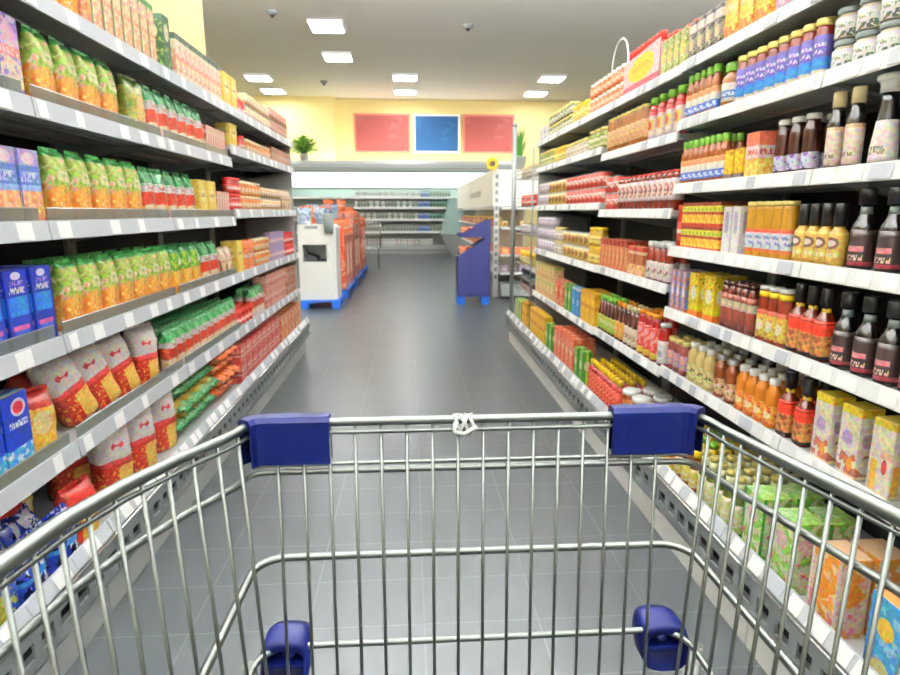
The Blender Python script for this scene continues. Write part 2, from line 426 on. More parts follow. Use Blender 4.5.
def jar(r, h, glass, lab, lid, name='jar', cat='jar', neck=.86, lidh=.018, lv=(.18, .68), seg=18, square=None):
    m = MB(); nb = h - lidh
    m.lathe([(r*.9, 0), (r, .006), (r, nb*.78), (r*.97, nb*.84), (r*neck, nb*.93), (r*neck, nb+.002)], seg, square=square)
    L = MB(); z0, z1 = nb*lv[0], nb*lv[1]; L.lathe([(r*1.004, z0), (r*1.012, z0+.0005), (r*1.012, z1-.0005), (r*1.004, z1)], seg, square=square)
    C = MB(); rl = r*neck*1.07; C.lathe([(rl, nb), (rl*1.03, nb+.002), (rl*1.03, h-.003), (rl*.93, h), (rl*.86, h-.001), (rl*.8, h-.0015)], seg)
    return Proto(name, cat, [('glass_body', m.mesh('glass_body', glass)), ('paper_label', L.mesh('paper_label', lab)), ('lid', C.mesh('lid', lid))], 2*r*1.03, 2*r*1.03, h)

def bottle(r, h, glass, lab, cap, name='sauce_bottle', cat='bottle', shoulder=.62, nr=.36, caph=.12, capr=None, lv=(.1, .5), neck_label=None, seg=16, square=None, sy=1, flare=None):
    m = MB(); hb = h*(1-caph); hs = h*shoulder
    prof = [(r*.88, 0), (r, .007), (r, hs*.9), (r*.95, hs), (r*(nr+.25), hs+(hb-hs)*.3), (r*nr*1.1, hs+(hb-hs)*.6), (r*nr, hb+.002)]
    if flare: prof = [(r*.95, 0), (r, .006), (r*.97, h*.2), (r*.7, h*.55), (r*.58, h*.7), (r*.62, hb+.002)]
    m.lathe(prof, seg, square=square, sy=sy)
    L = MB()
    def rad(z):
        for (ra, za), (rb, zb) in zip(prof, prof[1:]):
            if za <= z <= zb: return ra + (rb-ra)*(z-za)/(zb-za+1e-9)
        return r
    z0, z1 = h*lv[0], h*lv[1]; zz = [z0 + (z1-z0)*i/6 for i in range(7)]
    L.lathe([(rad(z)*1.015, z) for z in zz], seg, square=square, sy=sy)
    C = MB(); cr = capr or r*nr*1.18
    if flare: C.lathe([(cr*.8, hb), (cr*.8, hb+.02), (cr*.95, h-.014), (cr*1.1, h-.012), (cr*1.1, h-.002), (cr*1.02, h)], seg)
    else: C.lathe([(cr, hb), (cr, h-.004), (cr*.9, h)], seg)
    parts = [('glass_body', m.mesh('glass_body', glass)), ('paper_label', L.mesh('paper_label', lab)), ('cap', C.mesh('cap', cap))]
    if neck_label:
        K = MB(); za, zb = hs+(hb-hs)*.55, hb-.004
        K.lathe([(rad(za)*1.05, za), (rad(zb)*1.06, zb)], seg); parts.append(('neck_band', K.mesh('neck_band', neck_label)))
    return Proto(name, cat, parts, 2*r*1.02, 2*r*1.02, h)

def can(r, h, lab, lid, name='tin_can', cat='can'):
    m = MB(); m.lathe([(r, .003), (r, h-.003)], 16)
    K = MB(); K.lathe([(r*.96, 0), (r*1.03, .0015), (r*1.03, .004)], 16); L = MB(); L.lathe([(r*1.03, h-.004), (r*1.03, h-.001), (r*.97, h), (r*.93, h-.002)], 16)
    return Proto(name, cat, [('can_body', m.mesh('can_body', lab)), ('bottom_rim', K.mesh('bottom_rim', lid)), ('top_rim', L.mesh('top_rim', lid))], 2*r*1.05, 2*r*1.05, h)

GOLD = plain('gold_lid', 'e2cf7a', .3, .4); WLID = plain('white_lid', 'f2f2ee', .35); SLID = plain('silver_lid', 'c9ccce', .3, .7)
GLID = plain('green_lid', '6ea82e', .35); RLID = plain('red_lid', 'cc2a20', .35); BLID = plain('black_lid', '111111', .3)
YLID = plain('yellow_lid', 'f4cf1e', .35); OLID = plain('orange_lid', 'f0931e', .35); CLID = plain('cream_cap', 'e9d7a8', .4); GRLID = plain('grey_lid', '6f7776', .35)
def glassc(n, c, rough=.2):
    v = lin(c); m = plain(n, c, rough, 0, .12); m.node_tree.nodes['Principled BSDF'].inputs['Base Color'].default_value = (v[0]*.62, v[1]*.6, v[2]*.6, 1); return m
BROWN = glassc('brown_sauce', '4a1608'); DARK = glassc('black_sauce', '140c0a'); RED = glassc('red_sauce', 'b01810'); ORA = glassc('orange_sauce', 'd8741a')
YEL = glassc('yellow_sauce', 'e2b42a'); CRM = glassc('cream_sauce', 'efe6c8'); OLV = glassc('olive_brine', '8a9a2c'); GRN = glassc('green_brine', '4e7a26'); REDB = glassc('red_brown_sauce', '7c2410')

# --- left-hand goods
M_gp = prt('green_orange_bag_print', 'f0b04a', [('streak', 0, .55, 90, 'e98a2c'), ('blob', 0, .5, 60, .62, 'ffe08a'), ('band', .5, .98, 1.2, 'a9bf4c'), ('blob', .42, .95, 45, .55, '7fae3c'), ('ell', .5, .66, .34, .09, 'dfe0a0'), ('blob', .55, .9, 40, .6, 'f0ecc0'), ('blob', .45, .9, 30, .66, 'f2b088'), ('txt', .3, .7, .64, .69, '7f9a4c'), ('band', .93, 1.1, '2f8a3a')], .35, .2, .5)
M_gp2 = prt('green_yellow_bag_print', 'f2c050', [('streak', 0, .6, 80, 'e8a030'), ('blob', 0, .5, 50, .6, 'fff0a0'), ('band', .52, .98, 1, 'a8c43a'), ('blob', .5, .95, 50, .5, '4c9a2c'), ('ell', .52, .7, .25, .08, 'fafae0'), ('band', .9, 1.1, '1f7c44')], .35, .2, .5)
M_rw = prt('red_white_green_bag_print', 'f3e3c0', [('streak', 0, .35, 70, 'eeb060'), ('band', .0, .16, 'e9d9c8'), ('band', .3, .56, .6, 'cf3a1c'), ('blob', .3, .56, 70, .62, 'ef8a4a'), ('band', .56, .74, .5, 'e8e6de'), ('band', .74, 1.1, .6, '1c7d3c'), ('blob', .68, 1.1, 60, .55, '5cb468'), ('txt', .2, .8, .6, .68, 'b02a20')], .3, .5, .6)
M_ol = prt('olive_bag_print', '8a9a3a', [('blob', 0, 1, 40, .5, 'c8b85a'), ('ell', .6, .45, .3, .25, 'e8c878'), ('band', .85, 1.1, '5c7a2c')], .35, .4, .4)
M_lil = prt('lilac_box_print', 'd8c4d8', [('blob', 0, .5, 40, .45, 'f2dcb0'), ('blob', 0, 1, 30, .56, '8a78c0'), ('ell', .55, .78, .3, .12, 'e8b8c8'), ('rect', 0, 1, .5, .62, 'f08a78'), ('txt', .1, .9, .52, .6, 'ffffff'), ('rect', 0, .06, 0, 1, '6a5ab0')], .35)
M_blo = prt('blue_orange_box_print', 'f6c89a', [('blob', 0, .45, 50, .5, 'f0a060'), ('rect', 0, 1, .44, .78, '5f86cc'), ('rect', 0, 1, .44, .52, '9cc4ee'), ('txt', .1, .9, .56, .7, 'e8ecff'), ('rect', 0, 1, .78, 1, 'b8b0d8'), ('ell', .5, .88, .3, .08, 'f6dcdc'), ('rect', 0, .07, 0, 1, '3a50a8')], .35)
M_blu = prt('blue_box_print', '0f2c9c', [('rect', .08, .9, .42, .66, '2a8ad8'), ('rect', .15, .8, .05, .3, '3f68c8'), ('txt', .15, .85, .7, .78, 'f0e8d0'), ('txt', .2, .8, .8, .86, 'c8a8e0'), ('rect', .12, .85, .24, .3, 'e06aa0'), ('ell', .5, .92, .22, .05, 'f0f0f4')], .3)
M_blu2 = prt('blue_box_logo_print', '1236a8', [('ell', .6, .82, .28, .11, 'f4f0f0'), ('ell', .6, .82, .2, .075, 'd83040'), ('band', .0, .34, .6, '48a8e0'), ('blob', .0, .34, 40, .55, 'e8f4ff'), ('band', -.1, .14, .6, 'f0d060'), ('txt', .2, .9, .58, .66, 'ffffff')], .3)
M_tall = prt('green_edged_box_print', 'f2d8b0', [('blob', 0, .7, 35, .5, 'eea878'), ('rect', 0, .16, 0, 1, '3f6a30'), ('blob', .6, 1, 30, .55, 'f4b8a0'), ('band', .9, 1.1, '4e8a4a')], .4)
M_dkg = prt('dark_green_box_print', '27502c', [('blob', .1, .9, 40, .6, '8aa050'), ('ell', .5, .7, .3, .15, 'e8e0b8')], .4)
M_slim = prt('cream_orange_slim_print', 'fbe9cf', [('blob', .2, .75, 40, .5, 'f2b08a'), ('band', .86, 1.1, '4a5a48'), ('txt', .2, .8, .15, .25, 'c88a40')], .4)
M_yel = prt('yellow_box_print', 'f6d95c', [('blob', 0, 1, 30, .6, 'f0b83c'), ('ell', .5, .6, .3, .18, 'fff2a8'), ('txt', .2, .8, .56, .66, 'a86a20')], .4)
M_rwst = prt('red_white_striped_print', 'f2dccb', [('streak', 0, 1, 55, 'c85048'), ('band', .7, .85, 'f0d0b0')], .4)
M_beige = prt('beige_jar_print', 'e9cf98', [('blob', 0, 1, 60, .52, 'c98a50'), ('rect', 0, 1, .35, .62, 'f6eccc'), ('txt', .1, .9, .42, .55, '8a4a28')], .35)
M_brn = prt('brown_pack_print', 'a8664a', [('blob', 0, 1, 50, .55, 'd8a078'), ('rect', .1, .9, .4, .6, 'efd8c0'), ('txt', .15, .85, .45, .56, '7a3020')], .4)
M_pnk = prt('pink_brick_print', 'd8907c', [('blob', 0, 1, 40, .55, 'eab8a4'), ('rect', 0, 1, .6, .66, 'f4e4d8'), ('txt', .1, .9, .3, .42, 'a84038')], .4)
M_pur = prt('purple_pack_print', 'a898c4', [('rect', 0, 1, .3, .55, 'f0d8d8'), ('blob', 0, 1, 50, .6, 'e8b878')], .4)
M_wry = prt('white_red_yellow_bag_print', 'f1ece2', [('band', -.1, .54, .35, 'b8281a'), ('rect', .45, 1.1, .0, .42, 'efc65c'), ('blob', 0, .42, 75, .6, 'e8a848'), ('ell', .46, .74, .2, .06, 'd84050'), ('ell', .50, .78, .12, .035, 'f6e8e6'), ('ell', .44, .70, .1, .025, 'f6e8e6'), ('band', .47, .54, .35, 'd84a4a')], .35, .2, .5)
M_yr = prt('yellow_red_bag_print', 'f2b93a', [('blob', 0, .8, 55, .55, 'f6d878'), ('band', .75, 1.1, 1, 'b0281c'), ('rect', -.1, .2, 0, 1, 'c4301e'), ('ell', .6, .5, .22, .2, 'f7e09a')], .35, .2, .5)
M_ob = prt('orange_bag_print', 'e8652a', [('blob', 0, 1, 45, .5, 'f49a58'), ('band', .4, .55, .8, 'f8d8b8'), ('blob', 0, 1, 60, .63, 'c83018')], .28, .5, .6)
M_gy = prt('green_yellow_lying_bag_print', 'f0cf58', [('blob', 0, .7, 45, .5, 'f6e8a0'), ('band', .88, 1.1, 1, '2c8048'), ('blob', .2, .75, 22, .56, '4c9858'), ('blob', 0, .9, 16, .6, 'e88040'), ('blob', .8, 1.1, 60, .56, '8ac888'), ('rect', .2, .8, .42, .56, 'e88848')], .28, .5, .6)
M_redc = prt('red_pack_print', 'd84038', [('blob', 0, 1, 40, .52, 'ee8a78'), ('rect', 0, 1, .4, .5, 'f4d8c8'), ('txt', .1, .9, .6, .8, 'fff0e0')], .35, .5)
M_orc = prt('orange_pack_print', 'e8703a', [('blob', 0, 1, 40, .5, 'f4a878'), ('ell', .5, .5, .3, .25, 'f8d080')], .35, .5)
M_lem = prt('blue_lemon_pack_print', '1f50b0', [('ell', .5, .35, .3, .2, 'b8c43a'), ('blob', .15, .55, 60, .58, 'e8e060'), ('band', .72, .8, 'f4f4f8'), ('band', .86, .9, 'e0e8f8'), ('band', 0, .1, '7c88b0')], .3, .5)

P = {}
P['gp'] = bag(.112, .07, .22, M_gp, 1); P['gp2'] = bag(.112, .07, .215, M_gp2, 2); P['rw'] = bag(.105, .07, .21, M_rw, 3)
P['rw2'] = bag(.10, .065, .195, M_rw, 13, .006)
P['ol'] = bag(.13, .08, .215, M_ol, 4, name='pulse_bag')
P['lil'] = carton(.1, .055, .22, M_lil, 'cereal_box'); P['blo'] = carton(.1, .055, .21, M_blo, 'biscuit_box')
P['blu'] = carton(.1, .055, .225, M_blu, 'pasta_box'); P['blu2'] = carton(.11, .06, .235, M_blu2, 'pasta_box')
P['tall'] = carton(.072, .12, .25, M_tall, 'noodle_box'); P['dkg'] = carton(.08, .12, .25, M_dkg, 'noodle_box')
P['slim'] = carton(.062, .13, .21, M_slim, 'soup_box'); P['yel'] = carton(.13, .1, .2, M_yel, 'dumpling_box')
P['yelr'] = Proto('rounded_tub', 'tub', carton(.14, .1, .15, M_yel, 'rounded_tub', bev=.02).parts, .14, .1, .15)
P['rws'] = carton(.035, .07, .15, M_rwst, 'spice_pack'); P['bej'] = jar(.036, .095, ORA, M_beige, CLID, 'spread_jar')
P['bec'] = can(.036, .085, M_beige, SLID); P['brn'] = carton(.085, .07, .12, M_brn, 'baking_pack'); P['brc'] = can(.037, .1, M_brn, SLID)
P['pnk'] = carton(.15, .1, .125, M_pnk, 'sugar_block'); P['pur'] = carton(.07, .06, .11, M_pur, 'pudding_box')
P['redj'] = jar(.035, .1, RED, prt('red_jar_label', 'd84a38', [('rect', .1, .9, .3, .7, 'f8e0d0')]), RLID, 'tomato_jar')
P['wry'] = bag(.13, .09, .245, M_wry, 5, .005, .1); P['yr'] = bag(.14, .09, .19, M_yr, 6, .006)
P['brb'] = bag(.09, .06, .17, prt('beige_brown_bag_print', 'ecd2a4', [('streak', .1, .6, 50, '7c4428'), ('blob', .6, 1, 40, .5, 'f6e4c4')], .3, .4, .5), 8, .006)
P['orb'] = bag(.11, .055, .19, M_ob, 7, .005); P['gyb'] = bag(.13, .065, .225, M_gy, 9, .005)
P['wrb'] = bag(.15, .1, .275, M_wry, 15, .006, .1)
P['redc'] = carton(.125, .11, .12, M_redc, 'tomato_pack', 'pack'); P['orc'] = carton(.125, .11, .11, M_orc, 'lentil_pack', 'pack')
P['lem'] = carton(.15, .12, .2, M_lem, 'tissue_pack', 'pack')
M_bws = prt('blue_white_wrap_print', '2038a0', [('streak', 0, 1, 40, 'e8ecf4'), ('blob', 0, 1, 30, .58, '0c1450'), ('band', .4, .5, '3f90d8')], .2, .8, .5)
P['bws'] = bag(.15, .1, .165, M_bws, 10, .008, name='wrapped_pack', cat='pack')

# --- right-hand goods
def lab(n, base, *ly): return prt(n, base, list(ly), .45, .1)
P['bpj'] = jar(.0245, .15, glassc('jam_red', '8a2a20'), lab('purple_blue_label', '6a5cb4', ('band', .0, .42, '3d8fe0'), ('txt', .1, .9, .5, .62, 'f0e8ff'), ('txt', .1, .9, .7, .8, 'e8e0f4'), ('band', -.1, .1, 'efe6c0')), GOLD, 'relish_jar', neck=.9, lidh=.02, lv=(.08, .82))
P['wgj'] = jar(.034, .075, CRM, lab('white_grey_label', 'f4f4f0', ('blob', 0, .4, 60, .55, '5c6a5a'), ('txt', .2, .8, .5, .7, '8a8a80')), GRLID, 'horseradish_jar', lidh=.016, lv=(.05, .85))
P['gbj'] = jar(.0195, .165, glassc('amber_dressing', 'a0521c'), lab('blue_white_label', 'f0ece0', ('band', .0, .38, '3f78d8'), ('txt', .1, .9, .08, .3, 'ffffff'), ('band', .72, 1.1, 'e0a060')), GLID, 'dressing_jar', neck=.7, lidh=.028, lv=(.12, .66))
P['bbj'] = jar(.04, .15, glassc('amber_big', 'a8622a'), lab('blue_big_label', 'e8e2d0', ('band', .2, .6, '4a88d0'), ('txt', .1, .9, .3, .5, 'ffffff')), GLID, 'pickle_jar', neck=.7, lidh=.03)
P['ket'] = bottle(.027, .19, RED, lab('ketchup_label', 'f4e2dc', ('rect', .2, .8, .3, .7, 'e0c040'), ('band', .85, 1.1, 'c02020'), ('ell', .5, .5, .2, .16, 'c8382c')), GLID, 'ketchup_bottle', shoulder=.72, nr=.7, caph=.17, lv=(.06, .68))
P['saj'] = jar(.03, .18, glassc('sausage_brine', 'a8642c'), lab('sausage_label', 'c88850', ('streak', 0, 1, 40, 'e0b078')), GOLD, 'sausage_jar', neck=.92, lidh=.015, lv=(.2, .7))
P['grj'] = jar(.04, .12, OLV, lab('cream_green_label', 'e8e4c0', ('band', .3, .7, '9ab05a')), GOLD, 'gherkin_jar')
P['yej'] = jar(.038, .11, YEL, lab('yellow_label', 'f4e07a', ('txt', .1, .9, .4, .6, '8a6a20')), YLID, 'mustard_jar')
P['whj'] = jar(.038, .1, CRM, lab('white_label', 'f4f0e4', ('txt', .1, .9, .3, .7, 'b09060')), GOLD, 'mayonnaise_jar')
P['dgj'] = jar(.036, .08, glassc('dark_olives', '3c4420'), lab('pale_label', 'e8e4c8', ('txt', .1, .9, .3, .7, '6a6a30')), GOLD, 'olive_jar')
P['orj'] = jar(.03, .085, ORA, lab('orange_cream_label', 'f4dcc0', ('blob', 0, 1, 60, .5, 'd86a38')), WLID, 'curry_jar')
P['pinkb'] = carton(.09, .06, .13, prt('pink_box_print', 'e8c0c4', [('blob', 0, 1, 40, .5, 'd898a8'), ('rect', 0, 1, 0, .15, 'a8a8a0'), ('ell', .5, .6, .3, .2, 'fbecec')]), 'rice_box')
P['yelb'] = carton(.085, .06, .15, prt('yellow_tall_print', 'f4c44a', [('rect', .5, 1, 0, 1, 'f8e068'), ('blob', 0, .3, 50, .5, 'd87830'), ('txt', .1, .9, .6, .8, 'fff4c0')]), 'couscous_box')
P['dkp'] = carton(.05, .05, .14, prt('dark_white_print', 'b8b0a0', [('blob', 0, 1, 60, .5, '4a4038'), ('band', .7, .9, 'ece6d8'), ('band', 0, .12, '38302c'), ('ell', .5, .4, .3, .15, 'e8d48a')]), 'herb_pack')
P['grk'] = carton(.05, .05, .14, prt('green_red_print', 'd8d8a8', [('blob', 0, 1, 60, .5, '98a848'), ('ell', .5, .5, .3, .2, 'd8c040')]), 'herb_pack')
P['whb'] = carton(.09, .07, .1, prt('white_box_print', 'f2f0ee', [('txt', .1, .9, .5, .7, '8888a0'), ('rect', 0, 1, .1, .2, 'd8d4e0')]), 'salt_box')
P['dbj'] = jar(.0235, .165, glassc('choc_brown', '3c1409'), lab('lilac_label', 'e4def0', ('blob', 0, 1, 60, .58, '7c68a8')), WLID, 'syrup_jar', neck=.78, lidh=.016, lv=(.1, .4))
P['yob'] = carton(.075, .06, .14, prt('orange_yellow_sachet_print', 'f4b44a', [('rect', 0, 1, .7, 1, 'ee7858'), ('rect', 0, 1, .42, .7, 'f4e0d8'), ('blob', 0, .4, 50, .5, 'f8e06a'), ('txt', .1, .9, .5, .62, 'c83828')]), 'stock_box')
P['ylb'] = carton(.05, .05, .1, prt('yellow_red_small_print', 'f2cc28', [('band', 0, .2, '6c6058'), ('blob', .2, 1, 60, .58, 'c87818')]), 'stock_box')
P['crw'] = bottle(.0215, .195, DARK, lab('cream_wine_label', 'efdcc8', ('txt', .1, .9, .2, .3, '8a6a50'), ('band', .9, 1.1, 'c8a070')), CLID, 'dressing_bottle', shoulder=.6, nr=.62, caph=.2, lv=(.05, .55))
P['flb'] = bottle(.03, .205, glassc('black_vinegar', '17181a'), lab('white_vinegar_label', 'f0eae0', ('txt', .2, .8, .2, .4, '807868')), WLID, 'vinegar_bottle', caph=.2, capr=.029, lv=(.03, .5), flare=True)
P['flo'] = bottle(.03, .205, glassc('amber_vinegar', 'a8401c'), lab('cream_vinegar_label', 'f4dcc0', ('txt', .2, .8, .2, .4, '907050')), WLID, 'vinegar_bottle', caph=.2, capr=.029, lv=(.03, .5), flare=True)
P['bbq'] = bottle(.027, .165, REDB, lab('bbq_label', 'eee6dc', ('ell', .5, .5, .22, .3, 'b84028'), ('ell', .5, .5, .12, .2, 'f4eee6'), ('txt', .3, .7, .42, .58, '701a10')), RLID, 'barbecue_bottle', shoulder=.85, nr=.75, caph=.05, lv=(.25, .8), square=3.5)
P['rcan'] = can(.04, .09, prt('red_white_can_print', 'd84a34', [('band', .3, .7, 'f0e4d8'), ('blob', .3, .7, 60, .55, 'c83828')]), SLID)
P['ycan'] = can(.04, .09, prt('yellow_can_print', 'e6c860', [('ell', .5, .5, .3, .3, '8a5a28'), ('band', .85, 1, 'f4ecc0')]), SLID)
P['wcan'] = can(.04, .09, prt('white_can_print', 'f0ecec', [('band', .2, .5, 'd8c8d8'), ('txt', .1, .9, .6, .8, '9080a8')]), SLID)
P['rdj'] = jar(.022, .17, RED, lab('red_small_label', 'c84a3c', ('band', .4, .6, 'e8c8b8')), RLID, 'pepper_jar', lidh=.016)
P['ysa'] = carton(.058, .05, .088, prt('yellow_green_sachet_print', 'f2ae30', [('band', .62, .86, 'e8ec48'), ('txt', .1, .9, .66, .8, '4a8a20'), ('band', .86, 1.1, '8a2c18'), ('blob', 0, .55, 45, .5, 'f8dc50'), ('band', -.1, .14, 'c83c20'), ('band', .5, .62, 'a83820')]), 'taco_sachet_box')
P['wpk'] = carton(.05, .05, .16, prt('white_pack_print', 'f4f2ee', [('rect', .25, .75, .45, .9, 'b8b4c0'), ('ell', .5, .25, .3, .12, 'fbfbf6')]), 'rice_paper_pack')
P['yoj'] = jar(.022, .175, glassc('yellow_pickle', 'e0a428'), lab('white_blue_round_label', 'eef0f4', ('blob', 0, 1, 50, .58, '7088b8'), ('band', .85, 1.1, 'd84828'), ('band', -.1, .15, 'e87838')), GOLD, 'mustard_pickle_jar', neck=.94, lidh=.014, lv=(.12, .56))
P['ymb'] = bottle(.0225, .165, glassc('mustard_yellow', 'e0b040'), lab('bee_label', 'e8c458', ('ell', .5, .65, .3, .2, '6a4838'), ('ell', .5, .65, .2, .1, 'f4e8e4'), ('txt', .2, .8, .2, .35, 'f8f0d0')), BLID, 'honey_bottle', shoulder=.55, nr=.6, caph=.36, lv=(.06, .55))
P['dkb'] = bottle(.027, .2, DARK, lab('dark_pink_label', '2a1814', ('rect', .2, .8, .4, .55, 'd88a88'), ('txt', .2, .8, .15, .3, 'e8c8c0'), ('band', .0, .12, 'a03038')), BLID, 'steak_sauce_bottle', shoulder=.55, nr=.42, caph=.2, capr=.019, lv=(.06, .5), neck_label=GRLID)
P['dgb'] = bottle(.027, .2, DARK, lab('dark_green_label', '241a14', ('band', -.1, .4, '4aa838'), ('txt', .2, .8, .1, .3, 'e8f4d8'), ('rect', .2, .8, .6, .8, 'b08078')), BLID, 'steak_sauce_bottle', shoulder=.55, nr=.42, caph=.2, capr=.019, lv=(.06, .55), neck_label=GRLID)
P['rlb'] = bottle(.025, .2, glassc('amber_hot', '6a2410'), lab('red_amber_label', 'c88a4a', ('band', .62, 1.1, 'e0381c'), ('blob', 0, .6, 55, .55, '8a4420'), ('band', -.1, .08, '20120c')), BLID, 'steak_sauce_bottle', shoulder=.58, nr=.4, caph=.25, capr=.017, lv=(.04, .56), neck_label=YLID, square=3)
P['wyb'] = bottle(.0235, .175, glassc('amber_hot2', '8a2c14'), lab('yellow_amber_label', 'e8cc54', ('blob', 0, 1, 60, .56, 'c87830'), ('band', .85, 1.1, 'b83c20'), ('ell', .5, .45, .25, .2, 'f4ecc0')), WLID, 'marinade_bottle', shoulder=.66, nr=.8, caph=.07, lv=(.08, .58), neck_label=YLID)
P['brt'] = bottle(.018, .165, glassc('brown_tube', '6a2614'), lab('brown_tube_label', '7c3420', ('band', .55, .8, 'cdbf9c')), BROWN, 'soy_bottle', shoulder=.8, nr=.7, caph=.08, lv=(.1, .75))
P['ypk'] = carton(.075, .055, .17, prt('yellow_pack_print', 'e8d428', [('blob', 0, 1, 35, .52, 'c8b818'), ('ell', .5, .55, .3, .16, 'f8f8e0'), ('band', -.1, .15, 'e87820'), ('blob', .6, 1, 45, .6, 'b06a20')]), 'noodle_pack', 'pack')
P['bps'] = carton(.04, .05, .165, prt('blue_pink_sachet_print', 'd8a8b8', [('rect', 0, .4, 0, 1, '5c80c0'), ('blob', 0, 1, 55, .55, 'b87830'), ('ell', .6, .5, .25, .15, 'f4ecf4')]), 'seasoning_box')
P['jwo'] = jar(.0245, .155, glassc('orange_filling', 'e88a20'), lab('orange_pattern_label', 'f0a840', ('blob', 0, 1, 65, .52, 'c85a20'), ('ell', .5, .5, .3, .2, 'f4d8a8')), WLID, 'dressing_bottle', neck=.62, lidh=.02, lv=(.06, .52))
P['jwb'] = jar(.0245, .155, glassc('brown_filling', '8a4420'), lab('brown_pattern_label', 'd8b888', ('blob', 0, 1, 65, .52, '7c3c20'), ('txt', .1, .9, .5, .7, 'f4e8d0')), SLID, 'dressing_bottle', neck=.62, lidh=.02, lv=(.06, .52))
P['jwy'] = jar(.0245, .155, glassc('pale_filling', 'e8cf80'), lab('pale_pattern_label', 'ece0a0', ('blob', 0, 1, 65, .54, 'a0a048'), ('txt', .1, .9, .5, .7, '704a20')), WLID, 'dressing_bottle', neck=.62, lidh=.02, lv=(.06, .52))
P['jpu'] = jar(.024, .14, glassc('plum_filling', '8a3c34'), lab('purple_pattern_label', 'a888b8', ('blob', 0, 1, 60, .5, 'd8a070')), GOLD, 'chutney_jar', neck=.8)
P['crt'] = carton(.066, .06, .185, prt('cream_carton_print', 'ece4d0', [('band', .88, 1.1, 'e8cc28'), ('ell', .45, .55, .28, .1, 'c0a8c8'), ('blob', .05, .35, 40, .5, 'b06848'), ('ell', .7, .2, .14, .1, 'e8a030')]), 'drink_carton', 'carton', top=plain('yellow_top', 'dcc028', .4))
P['crt2'] = carton(.066, .06, .185, prt('cream_carton_print_b', 'e8e4cc', [('band', .9, 1.1, 'd8c430'), ('rect', .1, .4, .05, .45, 'e8b040'), ('ell', .7, .4, .12, .1, 'c03830'), ('rect', .5, 1, .5, .6, 'e8b898')]), 'drink_carton', 'carton', top=plain('yellow_top_b', 'dcc84a', .4))
P['grc'] = carton(.1, .09, .22, prt('green_white_carton_print', 'dfe8c0', [('blob', 0, 1, 25, .52, '8cc84a'), ('ell', .5, .68, .28, .12, 'eac8c0'), ('band', 0, .1, 'b8d890'), ('rect', 0, .12, 0, 1, '3f9a38'), ('blob', .1, .5, 45, .62, 'd8607c')]), 'juice_carton', 'carton', top=prt('pale_green_top', 'a8dc70', [('blob', -1, 2, 20, .5, 'd0f0a8')]))
P['orx'] = carton(.1, .09, .22, prt('orange_cream_carton_print', 'f4cfae', [('blob', 0, 1, 25, .5, 'f0a030'), ('ell', .5, .55, .3, .14, 'e89020'), ('blob', .0, .5, 40, .6, 'e07898'), ('rect', 0, .1, 0, 1, 'f8e8d8')]), 'juice_carton', 'carton', top=plain('orange_top', 'f2c8a0', .4))
P['blx'] = carton(.1, .09, .22, prt('blue_yellow_carton_print', '48a8dc', [('blob', .1, .9, 30, .56, '9cd0ec'), ('ell', .5, .68, .25, .12, 'f0c83c'), ('ell', .5, .2, .3, .12, 'f4e4a0'), ('rect', 0, .1, 0, 1, '2888c8')]), 'juice_carton', 'carton', top=plain('orange_top_b', 'f0a860', .4))
P['ynk'] = bottle(.024, .215, glassc('brown_oil', '6c3a14'), lab('yellow_green_label', 'e8d860', ('band', -.1, .2, 'b84818'), ('blob', .2, 1, 50, .56, 'f4f0d0')), GLID, 'oil_bottle', shoulder=.55, nr=.55, caph=.1, lv=(.1, .52), neck_label=YLID)
P['gnk'] = bottle(.024, .215, glassc('green_oil', '5c6a28'), lab('pale_green_label', 'e0e0a0', ('blob', 0, 1, 50, .56, 'f8f6e0')), GOLD, 'oil_bottle', shoulder=.55, nr=.6, caph=.08, lv=(.1, .56), neck_label=plain('pale_band', 'e8e8b8', .4))
P['yrb'] = bottle(.027, .2, glassc('red_oil', 'c8642a'), lab('yellow_orange_label', 'f2d050', ('band', .7, 1.1, 'e06a30'), ('ell', .5, .4, .3, .2, 'f8f0c0')), YLID, 'oil_bottle', shoulder=.7, nr=.6, caph=.1)
P['ycr'] = bottle(.024, .215, RED, lab('red_stripe_label', 'd84030', ('blob', 0, 1, 60, .56, 'f4a878')), YLID, 'chilli_bottle', shoulder=.78, nr=.5, caph=.14, lv=(.05, .7))
P['ocr'] = bottle(.028, .215, RED, lab('red_pink_label', 'd84838', ('blob', 0, 1, 60, .52, 'f0a8a0'), ('band', -.1, .2, 'e8d040')), OLID, 'ketchup_bottle', shoulder=.75, nr=.75, caph=.08, lv=(.04, .72))
P['wlr'] = bottle(.03, .19, RED, lab('white_red_label', 'eeeae4', ('txt', .2, .8, .3, .6, '9898a8')), WLID, 'ketchup_bottle', shoulder=.7, nr=.7, caph=.08, lv=(.06, .6))
P['brg'] = bottle(.0235, .205, BROWN, lab('green_label', 'a8b83c', ('txt', .1, .9, .4, .7, 'e8ecc0')), GLID, 'sauce_bottle', shoulder=.55, nr=.5, caph=.14, lv=(.06, .46))
P['brw'] = bottle(.0235, .205, BROWN, lab('cream_label_b', 'ecdcc0', ('txt', .2, .8, .3, .6, 'a06030')), CLID, 'sauce_bottle', shoulder=.55, nr=.5, caph=.12, lv=(.06, .5))
P['bro'] = bottle(.0235, .205, BROWN, lab('orange_label_b', 'e09a34', ('ell', .5, .5, .25, .3, 'f2c46a')), OLID, 'sauce_bottle', shoulder=.55, nr=.5, caph=.12, lv=(.06, .5))
P['bwc'] = bottle(.024, .175, REDB, lab('white_label_c', 'eee6dc', ('txt', .2, .8, .3, .6, '903020')), WLID, 'sauce_bottle', shoulder=.62, nr=.7, caph=.14, lv=(.05, .5))
